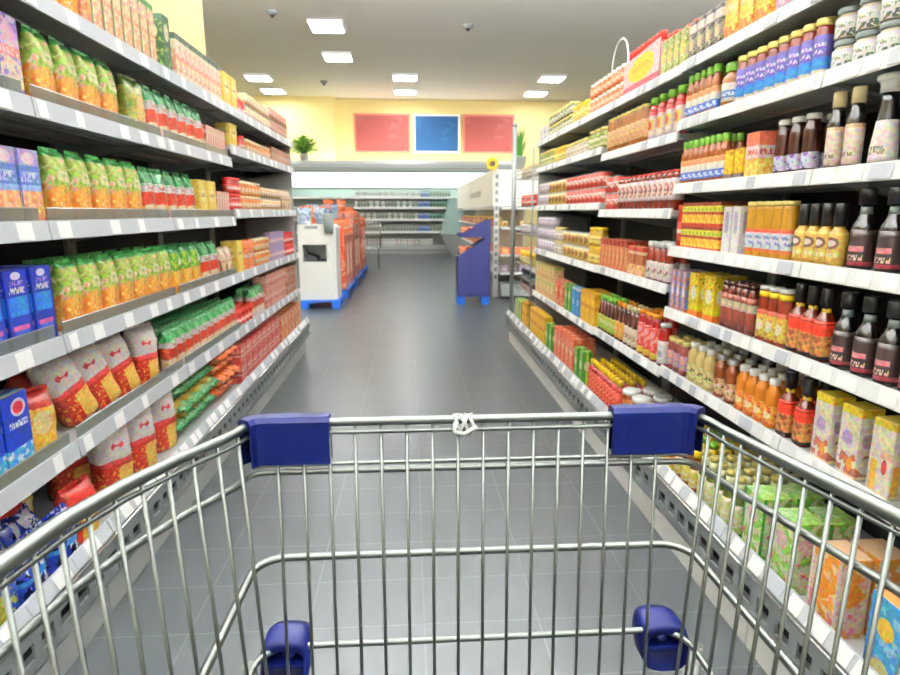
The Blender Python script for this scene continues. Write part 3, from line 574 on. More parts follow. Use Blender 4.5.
P['brp'] = carton(.05, .05, .16, prt('red_orange_packet_print', 'b84a28', [('streak', 0, 1, 40, 'e8a868'), ('band', .8, 1.1, 'a03020')]), 'seasoning_box')
P['brq'] = carton(.085, .06, .14, prt('brown_orange_pack_print', 'a85a2c', [('band', .75, .85, 'f0d8b0'), ('blob', .0, .4, 40, .45, 'f4c888'), ('band', .85, 1.1, 'b83020')]), 'gravy_box')
P['ybx'] = carton(.09, .06, .2, prt('yellow_gravy_print', 'f2c02a', [('band', .85, 1.1, 'd8a018'), ('txt', .1, .9, .5, .6, 'c05818'), ('rect', .0, .12, 0, 1, 'e8a820')]), 'gravy_box')
P['bbx'] = carton(.09, .06, .19, prt('blue_salt_print', '3f98d4', [('band', .92, 1.1, 'e8f0f4'), ('txt', .2, .8, .4, .6, 'd0e8f4')]), 'salt_box')
P['gbx'] = carton(.08, .06, .19, prt('green_box_print', '3f8a2c', [('rect', .4, .6, 0, 1, 'c8d428'), ('ell', .5, .6, .3, .14, 'e8e8b0')]), 'herb_box')
P['rbx'] = carton(.09, .07, .19, prt('red_orange_box_print', 'e86838', [('blob', 0, 1, 35, .52, 'f4a488'), ('ell', .5, .6, .3, .12, 'f8d8b8')]), 'soup_box')
P['ybt'] = carton(.11, .08, .13, prt('cream_tray_print', 'f0e0a0', [('blob', .1, .8, 40, .52, 'e8a060'), ('band', .85, 1.1, 'c8d060')]), 'potato_box')
P['rbt'] = carton(.09, .07, .25, bpy.data.materials['red_orange_box_print'], 'soup_box'); P['gbt'] = carton(.08, .06, .22, bpy.data.materials['green_box_print'], 'herb_box'); P['ybb'] = carton(.09, .07, .25, bpy.data.materials['yellow_gravy_print'], 'gravy_box')
P['wtub'] = jar(.045, .1, glassc('orange_brown_tub', 'a04820'), lab('orange_tub_label', 'd87840', ('band', .4, .6, 'f0d0a8')), WLID, 'dip_tub', 'tub', neck=.95, lidh=.022)
P['rpk'] = bottle(.022, .2, glassc('relish_red', 'b82418'), lab('pink_relish_label', 'e8c8c8', ('ell', .5, .5, .45, .36, 'f2d024'), ('band', -.1, .12, 'b04858')), RLID, 'ketchup_bottle', shoulder=.75, nr=.6, caph=.18, lv=(.03, .72))
P['rch'] = bottle(.028, .25, glassc('relish_red_b', 'c02a1c'), lab('red_chilli_label', 'd85848', ('txt', .2, .8, .3, .6, 'f4e0c8')), RLID, 'ketchup_bottle', shoulder=.7, nr=.6, caph=.2, lv=(.05, .65))

# ------------------------------------------------------------ stocking the shelves
COUNT = {}
SHN = {('L',0):'top left shelf',('L',1):'second left shelf',('L',2):'third left shelf',('L',3):'fourth left shelf',('L',4):'fifth left shelf',('L',5):'bottom left shelf',
       ('R',0):'top right shelf',('R',1):'second right shelf',('R',2):'third right shelf',('R',3):'fourth right shelf',('R',4):'fifth right shelf',('R',5):'sixth right shelf',('R',6):'bottom right shelf'}
def row(side, sh, z, y0, y1, key, desc, deep=1, stack=1, gap=.006, off=.025, lean=0, jit=.12, lip=1.08, turn=0, yaw=0):
    """side 'L'/'R'; fill from y0 (near) to y1 (far) with product key"""
    p = P[key]; s = -1 if side == 'L' else 1; w, d = p.w, p.d
    if s > 0 and off == .025: off = .012
    if s > 0 and y1 <= 2.461: y0, y1 = y0*1.015, min(2.46, y1*1.015)
    if s < 0 and y1 <= 3.86 and sh < 5: y0, y1 = y0*1.03, min(3.86, y1*1.03)
    if turn: w, d = d, w
    n = max(1, int((y1-y0+gap)/(w+gap))); pitch = (y1-y0+gap)/n
    where = SHN[(side, sh)]
    for k in range(stack):
        for r in range(deep):
            tier = ''
            if stack > 1: tier = ' upper tier' if k == stack-1 else (' lower tier' if k == 0 else ' middle tier')
            if deep > 1: tier += ((' front row', ' back row'), (' front row', ' middle row', ' back row'), (' front row', ' second row', ' third row', ' back row'))[deep-2][r]
            for i in range(n):
                ck = (desc, where, tier); c = COUNT.get(ck, 0); COUNT[ck] = c+1
                lb = '%s, %s from near end,%s %s' % (desc, ORD[c], tier, where)
                x = s*(lip + off + d/2 + r*(d+.012+.75*abs(math.sin(yaw))*w)); y = y0 + pitch*(i+.5) - gap/2
                rz = (PI/2 if s < 0 else -PI/2) + (PI/2 if turn else 0) + random.uniform(-jit, jit)*(.25 if p.name.endswith(('box','carton')) or 'pack' in p.name else 1)
                rz += yaw
                p.place(lb, '%s on the %s' % (desc.split(' with')[0] + 's', where), (x, y, z + k*(p.h+.001) + .0005), (0, 0, rz))
ZL = [1.977, 1.667, 1.317, .967, .622]
# left, top shelf
z = ZL[0]
row('L',0,z,1.92,2.30,'gp','green and orange pasta bag',off=.05)
row('L',0,z,2.30,2.84,'tall','tall cream box with green edge')
row('L',0,z,2.89,3.05,'dkg','dark green noodle box')
row('L',0,z,3.07,3.82,'slim','cream and orange slim box')
row('L',0,z,3.9,4.2,'yel','yellow dumpling box')
row('L',0,z,4.22,4.4,'redj','red tomato jar',deep=2,stack=1)
row('L',0,z,4.42,5.15,'bec','beige tin can',stack=2)
row('L',0,z,5.17,5.85,'brc','brown tin can',stack=2)
# second
z = ZL[1]
row('L',1,z,1.28,1.88,'lil','lilac and peach cereal box',off=.03)
row('L',1,z,1.93,2.46,'gp','green and orange pasta bag')
row('L',1,z,2.55,2.69,'ol','olive green pulse bag')
row('L',1,z,2.71,3.4,'rw','green topped red band bag')
row('L',1,z,3.42,3.85,'rws','slim red striped pack')
z = 1.747
row('L',1,z,3.92,4.2,'yelr','rounded yellow tub')
row('L',1,z,4.22,4.36,'redj','red tomato jar')
row('L',1,z,4.38,5.1,'bej','beige spread jar',deep=1,stack=1)
row('L',1,z,5.12,5.85,'brn','brown baking pack')
# third
z = ZL[2]
row('L',2,z,1.36,1.88,'blo','blue and peach biscuit box')
row('L',2,z,1.94,2.58,'gp','green and orange pasta bag')
row('L',2,z,2.60,3.2,'rw','green topped red band bag')
row('L',2,z,3.22,3.5,'yel','yellow dumpling box')
row('L',2,z,3.52,3.84,'rws','slim red striped pack')
z = 1.362
row('L',2,z,3.92,4.15,'redj','red tomato jar',stack=2)
row('L',2,z,4.17,4.7,'bej','beige spread jar',stack=2)
row('L',2,z,4.72,5.4,'bec','beige tin can',stack=2)
row('L',2,z,5.42,5.85,'brb','brown streaked beige bag')
# fourth
z = ZL[3]
row('L',3,z,1.42,1.87,'blu','dark blue pasta box',deep=2)
row('L',3,z,1.94,2.80,'gp','green and orange pasta bag',deep=2)
row('L',3,z,2.82,3.2,'gp2','green and yellow pasta bag',deep=2)
row('L',3,z,3.22,3.5,'rw','green topped red band bag',deep=2)
row('L',3,z,3.52,3.85,'brb','brown streaked beige bag',deep=2)
row('L',3,z,3.88,4.14,'yel','yellow dumpling box',deep=1)
row('L',3,z,4.16,4.4,'orb','bright orange lentil bag',deep=1)
row('L',3,z,4.42,4.86,'bej','beige spread jar',stack=2)
row('L',3,z,4.9,5.4,'pur','purple pudding box',stack=2)
row('L',3,z,5.42,5.86,'redj','red tomato jar',stack=2)
# fifth
z = ZL[4]
row('L',4,z,1.33,1.68,'blu2','blue pasta box with red oval')
row('L',4,z,1.72,1.84,'yr','yellow and red pasta bag',off=.05,yaw=-.3)
# leaning large bags
def lay(key, loc, rot, label, group): P[key].place(label, group, loc, rot)
LEAN = 'white, red and yellow pasta bag leaning on the fifth left shelf, %s from near end'
for i, (y, b_, x) in enumerate(((2.09, .42, -1.165), (2.26, .40, -1.165), (2.425, .3, -1.165))):
    P['wry'].place(LEAN % ORD[i], 'large pasta bags leaning on the fifth left shelf', (x, y, z+.07*math.sin(b_)+.001), (0, -b_, PI/2-.42))
P['wry'].place('white, red and yellow pasta bag standing upright at far end of leaning bags', 'large pasta bags leaning on the fifth left shelf', (-1.165, 2.60, z+.0005), (0, 0, PI/2-.42))
row('L',4,z,1.93,2.30,'yr','yellow and red pasta bag',off=.21)
row('L',4,z,2.69,3.85,'rw2','green topped orange bag',deep=3,jit=.05)
row('L',4,z,3.9,4.25,'redj','red tomato jar',deep=2)
row('L',4,z,4.27,4.6,'rw2','green topped orange bag',deep=2)
row('L',4,z,4.62,5.4,'pnk','pink sugar block',stack=2)
row('L',4,z,5.42,5.86,'brn','brown baking pack',stack=2)
# bottom
z = .2805
row('L',5,z,1.18,1.5,'lem','blue pack with lemon picture',lip=1.03)
row('L',5,z,1.51,1.83,'bws','blue and white wrapped pack',lip=1.03,deep=2)
P['yr'].place('yellow and red pasta bag slumped at front, bottom left shelf', 'slumped bags on the bottom left shelf', (-1.12, 1.91, z+.002), (0, 0, PI/2-.1))
P['yr'].place('yellow and red pasta bag slumped behind its twin, bottom left shelf', 'slumped bags on the bottom left shelf', (-1.33, 1.91, z+.002), (0, 0, PI/2))
P['yr'].place('yellow and red pasta bag lying on the blue wrapped packs, bottom left shelf', 'slumped bags on the bottom left shelf', (-1.34, 1.64, z+.235), (PI/2, 0, PI/2+.5))
row('L',5,z,2.14,2.80,'wrb','large white and red pasta bag',lip=1.05,off=.06,jit=.1,deep=2,gap=.02,yaw=-.4)
GB = 'green and yellow pasta bag lying flat, %s from near end, bottom left shelf'
k = 0
for i, y in enumerate((2.86, 3.0, 3.14, 3.28)):
    for j in range(3):
        P['gyb'].place(GB % ORD[k], 'green and yellow bags lying on the bottom left shelf', (-1.34+.02*(j % 2), y, z+.05+j*.085), (PI/2, 0, PI/2+(.12 if j == 1 else -.08))); k += 1
k = 0
for i, y in enumerate((3.42, 3.54, 3.66)):
    for j in range(4):
        P['orb'].place('bright orange lentil bag lying flat, %s from near end, bottom left shelf' % ORD[k], 'orange bags lying on the bottom left shelf', (-1.30+.03*(j % 2), y, z+.046+j*.07), (PI/2, 0, PI/2+(.15 if j == 1 else -.1))); k += 1
row('L',5,z,3.75,4.9,'redc','red shrink-wrapped tomato pack',lip=1.05,stack=2,deep=2)
row('L',5,z,4.95,5.85,'orc','orange shrink-wrapped lentil pack',lip=1.05,stack=2)

# right, top shelf
z = 1.922
row('R',0,z,1.42,1.86,'pinkb','pink rice box')
row('R',0,z,1.88,2.15,'yelb','yellow couscous box')
row('R',0,z,2.17,2.45,'dkp','dark and white herb pack')
row('R',0,z,2.48,2.72,'grk','pale green herb pack')
row('R',0,z,2.74,3.16,'rpk','red relish bottle with yellow label',gap=.002,deep=2)
row('R',0,z,2.74,2.95,'rch','tall red chilli bottle',off=.16)
row('R',0,z,3.2,3.8,'orj','orange curry jar with white lid',stack=2)
row('R',0,z,3.84,4.2,'yej','yellow mustard jar')
row('R',0,z,4.22,4.9,'dgj','dark olive jar',stack=2)
row('R',0,z,4.95,5.2,'whb','white salt box')
# right second
z = 1.704
row('R',1,z,1.15,1.6,'wgj','white jar with grey lid',stack=2)
row('R',1,z,1.62,2.06,'bpj','purple and blue relish jar',gap=.003)
row('R',1,z,2.08,2.17,'bbj','wide amber jar with green lid')
row('R',1,z,2.18,2.43,'gbj','slim amber bottle with green lid',deep=2,gap=.002)
z = 1.664
row('R',1,z,2.5,2.84,'ket','ketchup bottle with green cap',gap=.03)
row('R',1,z,2.88,3.43,'saj','brown sausage jar with gold lid')
z = 1.706
row('R',1,z,3.48,3.8,'grj','gherkin jar with gold lid')
row('R',1,z,3.82,4.34,'whj','mayonnaise jar with gold lid')
row('R',1,z,4.36,4.7,'yej','yellow mustard jar')
row('R',1,z,4.72,5.2,'grj','small pale gherkin jar')
# third
z = 1.457
row('R',2,z,1.18,1.33,'flo','amber flared vinegar bottle')
row('R',2,z,1.335,1.45,'flb','black flared vinegar bottle')
row('R',2,z,1.455,1.58,'crw','dark bottle with cream cap',gap=.01)
row('R',2,z,1.66,1.85,'dbj','brown syrup jar with white lid',gap=.004,off=.04,deep=2)
row('R',2,z,1.86,1.94,'yob','orange and yellow stock box')
row('R',2,z,1.95,2.07,'ylb','small yellow stock box')
row('R',2,z,2.08,2.45,'gbj','slim amber bottle with green lid',deep=2,gap=.002)
z = 1.358
row('R',2,z,2.49,3.2,'bbq','barbecue bottle with white label',gap=.003)
row('R',2,z,3.22,3.43,'rcan','red and white tin can',stack=2)
z = 1.399
row('R',2,z,3.48,4.3,'rcan','red tin can',stack=2)
row('R',2,z,4.32,4.85,'ycan','yellow tin can',stack=2)
row('R',2,z,4.87,5.2,'wcan','white tin can',stack=2)
# fourth
z = 1.207
row('R',3,z,1.12,1.27,'dgb','dark bottle with green label')
row('R',3,z,1.29,1.45,'dkb','dark bottle with pink label',gap=.02)
row('R',3,z,1.47,1.66,'ymb','honey coloured bottle with black cap',gap=.001)
row('R',3,z,1.68,1.91,'yoj','tall yellow jar with gold lid',gap=.001)
row('R',3,z,1.93,2.04,'wpk','slim white pack')
row('R',3,z,2.06,2.36,'ysa','yellow and green sachet box',gap=.002,stack=2,deep=2)
row('R',3,z,2.37,2.42,'rdj','red pepper jar')
z = 1.044
row('R',3,z,2.5,2.76,'bwc','brown bottle with white cap',deep=2)
row('R',3,z,2.78,2.98,'brq','brown and orange gravy box',deep=1)
row('R',3,z,3.0,3.43,'brp','red and orange seasoning box',deep=2)
z = 1.038
row('R',3,z,3.48,3.7,'yej','yellow mustard jar',stack=2)
row('R',3,z,3.72,4.33,'ycan','yellow tin can',stack=2)
row('R',3,z,4.37,4.6,'whj','mayonnaise jar with gold lid',stack=2)
row('R',3,z,4.62,5.2,'wcan','white tin can',stack=3)
# fifth (near bays only)
z = .950
row('R',4,z,1.10,1.46,'dkb','dark bottle with pink label',gap=.015)
row('R',4,z,1.48,1.64,'rlb','black-necked bottle with red label',gap=.004)
row('R',4,z,1.65,1.80,'wyb','amber bottle with white cap',gap=.002)
row('R',4,z,1.82,2.02,'brt','slim brown soy bottle',gap=.003,deep=2)
row('R',4,z,2.04,2.27,'ypk','yellow noodle pack',deep=2)
row('R',4,z,2.28,2.45,'bps','blue and pink seasoning box',deep=2,gap=.002)
# sixth
z = .693
row('R',5,z,1.08,1.28,'crt2','cream carton with orange square',deep=1)
row('R',5,z,1.29,1.48,'crt','cream carton with yellow top',deep=1)
row('R',5,z,1.50,1.65,'rlb','black-necked bottle with red label',gap=.004,deep=2)
row('R',5,z,1.66,1.88,'jwo','orange bottle with white lid',gap=.001,deep=3)
row('R',5,z,1.89,2.04,'jwb','brown bottle with silver lid',gap=.001,deep=3)
row('R',5,z,2.05,2.24,'jwy','pale yellow bottle with white lid',gap=.001,deep=3)
row('R',5,z,2.25,2.45,'jpu','purple and brown chutney jar',gap=.001,deep=2)
z = .678
row('R',4,z,2.5,2.57,'wlr','red bottle with white label')
row('R',4,z,2.585,2.82,'ocr','red bottle with orange cap',gap=.004,deep=2)
row('R',4,z,2.83,3.0,'brw','brown bottle with cream label',gap=.002,deep=2)
row('R',4,z,3.01,3.14,'bro','brown bottle with orange label',gap=.002,deep=2)
row('R',4,z,3.15,3.43,'brg','brown bottle with green label',gap=.002,deep=2)
z = .668
row('R',4,z,3.48,3.78,'ybx','yellow gravy box',deep=2)
row('R',4,z,3.80,4.0,'bbx','blue salt box')
row('R',4,z,4.02,4.20,'gbx','green herb box')
row('R',4,z,4.22,4.5,'rbx','red and orange soup box')
row('R',4,z,4.52,5.2,'ybt','cream potato box',stack=2)
# bottom
z = .2805
row('R',6,z,1.0,1.2,'blx','blue and yellow juice carton',lip=1.04,deep=2)
row('R',6,z,1.21,1.40,'orx','orange and cream juice carton',lip=1.04,deep=2)
row('R',6,z,1.41,1.70,'grc','green and white juice carton',lip=1.04,deep=2)
row('R',6,z,1.72,2.0,'gnk','green oil bottle with pale neck',lip=1.04,deep=4,gap=.003)
row('R',6,z,2.01,2.2,'ynk','brown oil bottle with yellow neck',lip=1.04,deep=4,gap=.003)
row('R',6,z,2.21,2.46,'yrb','orange oil bottle with yellow cap',lip=1.04,deep=3,gap=.003)
row('R',6,z,2.5,2.88,'wtub','orange tub with white lid',lip=1.04,stack=2,deep=2)
row('R',6,z,2.9,3.43,'ycr','slim red chilli bottle with yellow cap',lip=1.04,deep=3,gap=.002)
row('R',6,z,3.52,3.75,'gbt','green herb box',lip=1.04)
row('R',6,z,3.77,4.3,'rbt','red and orange soup box',lip=1.04,deep=2)
row('R',6,z,4.36,4.6,'gbt','upright green herb box',lip=1.04)
row('R',6,z,4.62,5.2,'ybb','yellow gravy box',lip=1.04)
# ------------------------------------------------------------ wire rack bay at the far right end
rack = bay(1, 5.25, 6.25, [], 'low display base with a tall chrome wire rack at far end, right side', .042, 40)
for x, y in ((1.10, .45), (1.5, .38), (1.13, -.36), (1.5, -.36)):
    m = MB(); m.tube([(x, y, .285), (x, y, 2.17 if y > 0 else 1.9)], .022 if y > 0 else .007, 10)
    if y > 0: m.lathe([(.024, 2.17), (.026, 2.19), (.015, 2.205)], 10, (x, y, 0))
    m.build('post', GREYM, rack).location = (-.06, -.07, 0)
for z in (.60, .86, 1.14, 1.40, 1.66):
    m = MB()
    for i in range(9): m.tube([(1.13+.37*i/8, -.36, z), (1.13+.37*i/8, .38, z)], .003, 5)
    for y in (-.36, .38): m.tube([(1.13, y, z), (1.5, y, z)], .004, 5)
    for h in (0, .04, .08): m.tube([(1.12, -.36, z+h), (1.12, .38, z+h)], .003, 5)
    for i in range(7): m.tube([(1.12, -.36+.74*i/6, z), (1.12, -.36+.74*i/6, z+.08)], .002, 5)
    m.build('wire_shelf', CHROME, rack).location = (-.06, -.07, 0)
def rackrow(z, key, desc, y0, y1, n, where):
    for i in range(n):
        P[key].place('%s, %s from near end, %s of the wire rack' % (desc, ORD[i], where), '%ss on the wire rack' % desc, (1.125, y0+(y1-y0)*(i+.5)/n, z+.0045), (0, 0, -PI/2))
rackrow(1.66, 'whj', 'cream jar with gold lid', 5.36, 6.0, 6, 'top shelf')
rackrow(1.40, 'redj', 'red tomato jar', 5.36, 6.0, 7, 'second shelf')
rackrow(1.14, 'wcan', 'white tin can', 5.36, 6.0, 6, 'third shelf')
rackrow(.86, 'yej', 'yellow mustard jar', 5.36, 6.0, 6, 'fourth shelf')
rackrow(.60, 'dkb', 'dark bottle with pink label', 5.36, 6.0, 7, 'fifth shelf')
row('R',6,.2805,5.36,5.6,'ybb','bright yellow gravy box',lip=1.04)
row('R',6,.2805,5.62,5.98,'grc','pale green juice carton',lip=1.04)

# white arc sign holder on the top right shelf
# display tray of the red relish bottles
t = thing('bottle_tray', 'pink cardboard tray with big yellow oval around the red relish bottles', 'tray', (1.0935, 2.955, 1.9225), 0)
m = MB(); m.face([(-.004, .225, 0), (-.004, -.225, 0), (-.004, -.225, .17), (-.004, .225, .15)], [(0,0),(1,0),(1,1),(0,1)]); m.face([(0, .225, 0), (0, .225, .15), (0, -.225, .17), (0, -.225, 0)], [(0,0)]*4)
m.face([(-.004, -.225, .17), (0, -.225, .17), (0, .225, .15), (-.004, .225, .15)]); m.face([(-.004, -.225, 0), (0, -.225, 0), (0, -.225, .17), (-.004, -.225, .17)]); m.face([(0, .225, 0), (-.004, .225, 0), (-.004, .225, .15), (0, .225, .15)]); m.face([(0,-.225,0),(-.004,-.225,0),(-.004,.225,0),(0,.225,0)])
m.build('front_flap', prt('tray_print', 'ecd0d4', [('band', -.1, .2, 'c8586a'), ('ell', .5, .56, .36, .36, 'f4d624'), ('blob', .2, 1, 40, .62, 'f6e8e8'), ('ell', .5, .56, .32, .3, 'f2d024'), ('txt', .28, .72, .5, .66, 'e0a020')], .5, 0), t)
m = MB(); m.box(0, .004, -.225, -.22, 0, .15); m.build('side_flap', plain('tray_pink', 'ecd0d4', .6), t)
# white arc sign holder
m = MB(); pts = [(1.16, 3.46 - .13*math.cos(a), 2.13 + .14*math.sin(a)) for a in [PI*i/12 for i in range(13)]]
pts = [(1.16, pts[0][1], 1.925)] + pts; m.tube(pts, .005, 6)
o = m.build('wire_hoop', WHITE); tag(o, 'thin white wire hoop rising above the top right shelf', 'hoop')

# ------------------------------------------------------------ white bin + pallet displays (left, far)
def pallet(x0, x1, y0, y1, label, h=.12):
    t = thing('plastic_pallet', label, 'pallet', ((x0+x1)/2, (y0+y1)/2, 0), 0, 'blue plastic pallets')
    w, d = (x1-x0)/2, (y1-y0)/2
    m = MB(); m.box(-w, w, -d, d, h-.03, h); m.build('deck', BLUEPAL, t)
    for sx in (-w, w-.1):
        for sy in (-d, d-.1):
            q = MB(); q.box(sx, sx+.1, sy, sy+.1, .0, h-.03); q.build('foot', BLUEPAL, t)
pallet(-1.56, -1.02, 8.55, 9.15, 'blue plastic pallet under the white bin')
t = thing('white_bin', 'white collection bin with dark opening, standing on a blue pallet', 'bin', (-1.31, 8.9, .121), 0)
WB = plain('white_bin_plastic', 'f6f6f4', .35)
m = MB()
m.box(-.26, .22, -.3, .24, 0, .54, 0); m.box(-.26, -.2, -.3, .24, .54, .78, 0); m.box(.13, .22, -.3, .24, .54, .78, 0); m.box(-.2, .13, .18, .24, .54, .78, 0)
m.box(-.26, .22, -.3, .24, .78, 1.06, 0)
m.prism([(.22, 0), (.26, .0), (.26, 1.02), (.22, 1.06)], 1, -.26, .24)
m.build('bin_body', WB, t)
m = MB(); m.box(-.19, .12, -.25, .15, .545, .56); m.prism([(-.19, .56), (-.02, .56), (-.02, .60), (-.19, .66)], 1, -.22, .12); m.build('chute', BLACKP, t)
m = MB(); m.box(-.205, .16, -.305, -.3, .08, .46); m.build('front_panel', WB, t)
m = MB(); m.prism([(-.3, 1.0), (-.304, 1.0), (-.304, 1.04), (-.3, 1.04)], 0, -.16, .02) ; m.build('slot_handle', DARKG, t)
t = thing('dark_pouch', 'dark grey pouch hanging on the top corner of the white bin', 'pouch', (-1.13, 8.57, 1.06), 0)
m = MB(); m.lathe([(.055, 0), (.07, .1), (.08, .25), (.06, .27)], 12, sy=.4); m.build('pouch_body', GRLID, t)
m = MB(); m.tube([(-.05, 0, .26), (-.03, 0, .33), (.03, 0, .33), (.05, 0, .26)], .008, 6); m.build('strap', BLACKP, t)

# folded blue bags and orange bags on top of the bin and displays
BLB = prt('blue_grey_bag_print', '8fa8c4', [('blob', 0, 1, 20, .5, 'c8d4e0'), ('blob', 0, 1, 30, .6, '50708c')], .4, .3, .5)
P['bgb'] = bag(.2, .12, .22, BLB, 21, .01, name='snack_bag'); P['obb'] = bag(.2, .12, .24, M_ob, 22, .01, name='snack_bag')
ON = 0
def heap(key, desc, pts_, where):
    for i, (x, y, z, rz) in enumerate(pts_):
        P[key].place('%s, %s of those heaped %s' % (desc, ORD[i], where), desc + 's heaped ' + where, (x, y, z), (0, 0, rz))
heap('bgb', 'pale blue snack bag', [(-1.5, 8.8, 1.183, .2), (-1.24, 8.85, 1.183, -.3)], 'on top of the white bin')
heap('obb', 'orange snack bag', [(-1.50, 9.05, 1.183, .1), (-1.24, 9.04, 1.183, -.2)], 'behind on the white bin')
OD = prt('orange_display_print', 'e85a2c', [('blob', 0, 1, 9, .55, 'f4a080'), ('blob', 0, 1, 14, .62, 'f8d8c8')], .4, .2)
BD = prt('rust_display_print', 'c87860', [('blob', 0, 1, 12, .5, 'e0a898'), ('streak', 0, 1, 10, '9a5040')], .4, .2)
for k, (y0, y1, mt, hh, lb) in enumerate(((9.6, 11.0, OD, 1.18, 'orange'), (11.3, 12.6, BD, 1.32, 'rust coloured'), (12.9, 14.2, OD, 1.2, 'pale orange'))):
    pallet(-1.75, -1.0, y0, y1, 'blue plastic pallet under the %s cardboard display' % lb, .14)
    t = thing('cardboard_display', '%s cardboard display box standing on a blue pallet' % lb, 'display', (-1.38, (y0+y1)/2, .141), 0, 'cardboard displays')
    d = (y1-y0)/2-.04
    m = MB(); m.box(-.34, .34, -d, d, 0, .02); m.box(-.34, .34, -d, -d+.02, .02, hh-.14); m.box(-.34, .34, d-.02, d, .02, hh-.14); m.box(-.34, -.32, -d+.02, d-.02, .02, hh-.14); m.box(.32, .34, -d+.02, d-.02, .02, hh-.34)
    m.build('tray_wall', mt, t)
    m = MB(); m.box(-.32, .32, -d+.02, d-.02, hh-.36, hh-.34); m.build('inner_shelf', WHITE, t)
    for q in range(4):
        m = MB(); yy = -d+.12+q*(2*d-.2)/4; m.box(.34, .344, yy, yy+.12, .2, .7); put('side_label', m.mesh('side_label', PAPER if q % 2 else OLID), t)
    i = 0; L_ = []
    for rr in range(4):
        for cc in range(3):
            L_.append((-1.6+.22*cc, y0+.18+rr*(y1-y0-.36)/3, .141+hh-.3395, random.uniform(-.2, .2)))
    heap('obb', 'orange snack bag', L_, 'in the %s display' % lb)
    heap('bgb' if k == 0 else 'orb', 'pale blue snack bag' if k == 0 else 'small orange bag', [(-1.55+.24*c, y0+.25+r*.3, .141+hh-.085, random.uniform(-.2, .2)) for r in range(3) for c in range(2)], 'on top in the %s display' % lb)

# distant wire trolley
t = thing('wire_trolley', 'grey wire trolley parked past the orange displays', 'trolley', (-.98, 14.9, 0), 0)
m = MB()
for i in range(8):
    u = i/7; m.tube([(-.25+.5*u, -.3, .5), (-.25+.5*u, -.3, 1.1)], .006, 5); m.tube([(-.25+.5*u, .3, .5), (-.25+.5*u, .3, 1.1)], .006, 5)
    m.tube([(.25, -.3+.6*u, .5), (.25, -.3+.6*u, 1.1)], .006, 5); m.tube([(-.25, -.3+.6*u, .5), (-.25, -.3+.6*u, 1.1)], .006, 5)
for z in (.5, .8, 1.1): m.tube([(-.25, -.3, z), (.25, -.3, z), (.25, .3, z), (-.25, .3, z)], .009, 6, True)
m.build('basket', CHROME, t)
m = MB()
for sx in (-.2, .2):
    for sy in (-.25, .25): m.tube([(sx, sy, .14), (sx, sy, .5)], .012, 6)
m.build('frame', GREYM, t)
for sx in (-.2, .2):
    for sy in (-.25, .25):
        m = MB(); m.tube([(sx-.015, sy, .07), (sx+.015, sy, .07)], .07, 14); m.tube([(sx, sy, .07), (sx, sy, .15)], .012, 6); m.build('wheel', DARKG, t)
m = MB(); m.box(-.24, .24, -.28, .28, .505, .52); m.build('base_plate', GREYM, t)

# ------------------------------------------------------------ blue cardboard stand (right)
BLC = plain('blue_card', '030a42', .45)
t = thing('blue_display_stand', 'royal blue cardboard display stand with two slanted tiers', 'display stand', (.93, 9.0, 0), 0)
side = [(-.24, .12), (.24, .12), (.24, 1.24), (.20, 1.24), (-.23, 1.05), (-.24, 1.0), (.20, .985), (-.23, .72)]
for yy in (-.2, .18):
    m = MB(); m.prism([(-.24, .12), (.24, .12), (.24, .985), (.19, .985), (-.24, .72)], 1, yy, yy+.02); m.build('side_panel', BLC, t)
    m = MB(); m.prism([(-.235, .995), (.24, .985), (.24, 1.24), (.20, 1.235), (-.235, 1.03)], 1, yy, yy+.02); m.build('side_panel', BLC, t)
m = MB(); m.box(.22, .24, -.18, .18, .12, 1.24); m.build('back_board', BLC, t)
m = MB(); m.box(-.24, .22, -.18, .18, .985, 1.0); m.build('shelf', DARKG, t)
m = MB(); m.box(-.24, .22, -.18, .18, .70, .715); m.build('shelf', DARKG, t)
m = MB(); m.box(-.24, -.22, -.18, .18, .12, .70); m.build('front_board', BLC, t)
for yy in (-.17, .07):
    for xx in (-.24, .12):
        m = MB(); m.box(xx, xx+.11, yy, yy+.1, 0, .12); m.build('foot', BLUEPAL, t)
P['osm'] = bag(.1, .07, .13, M_ob, 31, .006, name='snack_bag')
heap('osm', 'small orange snack bag', [(.80+.13*(i % 2), 8.9+.11*(i//2), 1.001, .2) for i in range(4)], 'on the upper blue stand tier')
heap('osm', 'small orange snack bag', [(.78+.13*(i % 2), 8.9+.11*(i//2), .716, -.2) for i in range(4)], 'on the lower blue stand tier')

# ------------------------------------------------------------ white shelving run beyond (right)
CRW = plain('cream_header', 'fbfaf0', .5)
t = thing('white_shelving_run', 'white shelving run with cream header board behind the blue stand', 'shelving', (1.3, 9.6, 0), 0)
L_ = 7.2
m = MB(); m.prism([(0, 1.44), (.02, 1.44), (.02, 2.0), (0, 2.0)], 1, .0, L_); m.box(.02, .9, 0, .02, 1.44, 2.0); m.build('header_board', CRW, t)
HT = prt('header_writing', 'fbfaf0', [('txt', .05, .95, .1, .9, 'c8c49a')], .5, 0)
m = MB(); m.face([(-.003, 3.6, 1.62), (-.003, 1.6, 1.62), (-.003, 1.6, 1.74), (-.003, 3.6, 1.74)], [(0,0),(1,0),(1,1),(0,1)]); m.face([(-.001, 3.6, 1.62), (-.001, 3.6, 1.74), (-.001, 1.6, 1.74), (-.001, 1.6, 1.62)]); m.build('header_writing', HT, t)
m = MB(); m.box(.5, .53, .02, L_, .1, 1.44); m.build('back_panel', CRW, t)
for xx, dd in ((.0, .1), (.85, .05)):
    m = MB(); m.box(xx+.02, xx+dd, -.02, 0, .0, 1.98)
    for i in range(14): m.box(xx+.035, xx+dd-.02, -.024, -.02, .3+i*.12, .36+i*.12, 1)
    m.build('perforated_upright', [WHITE, GREYM], t)
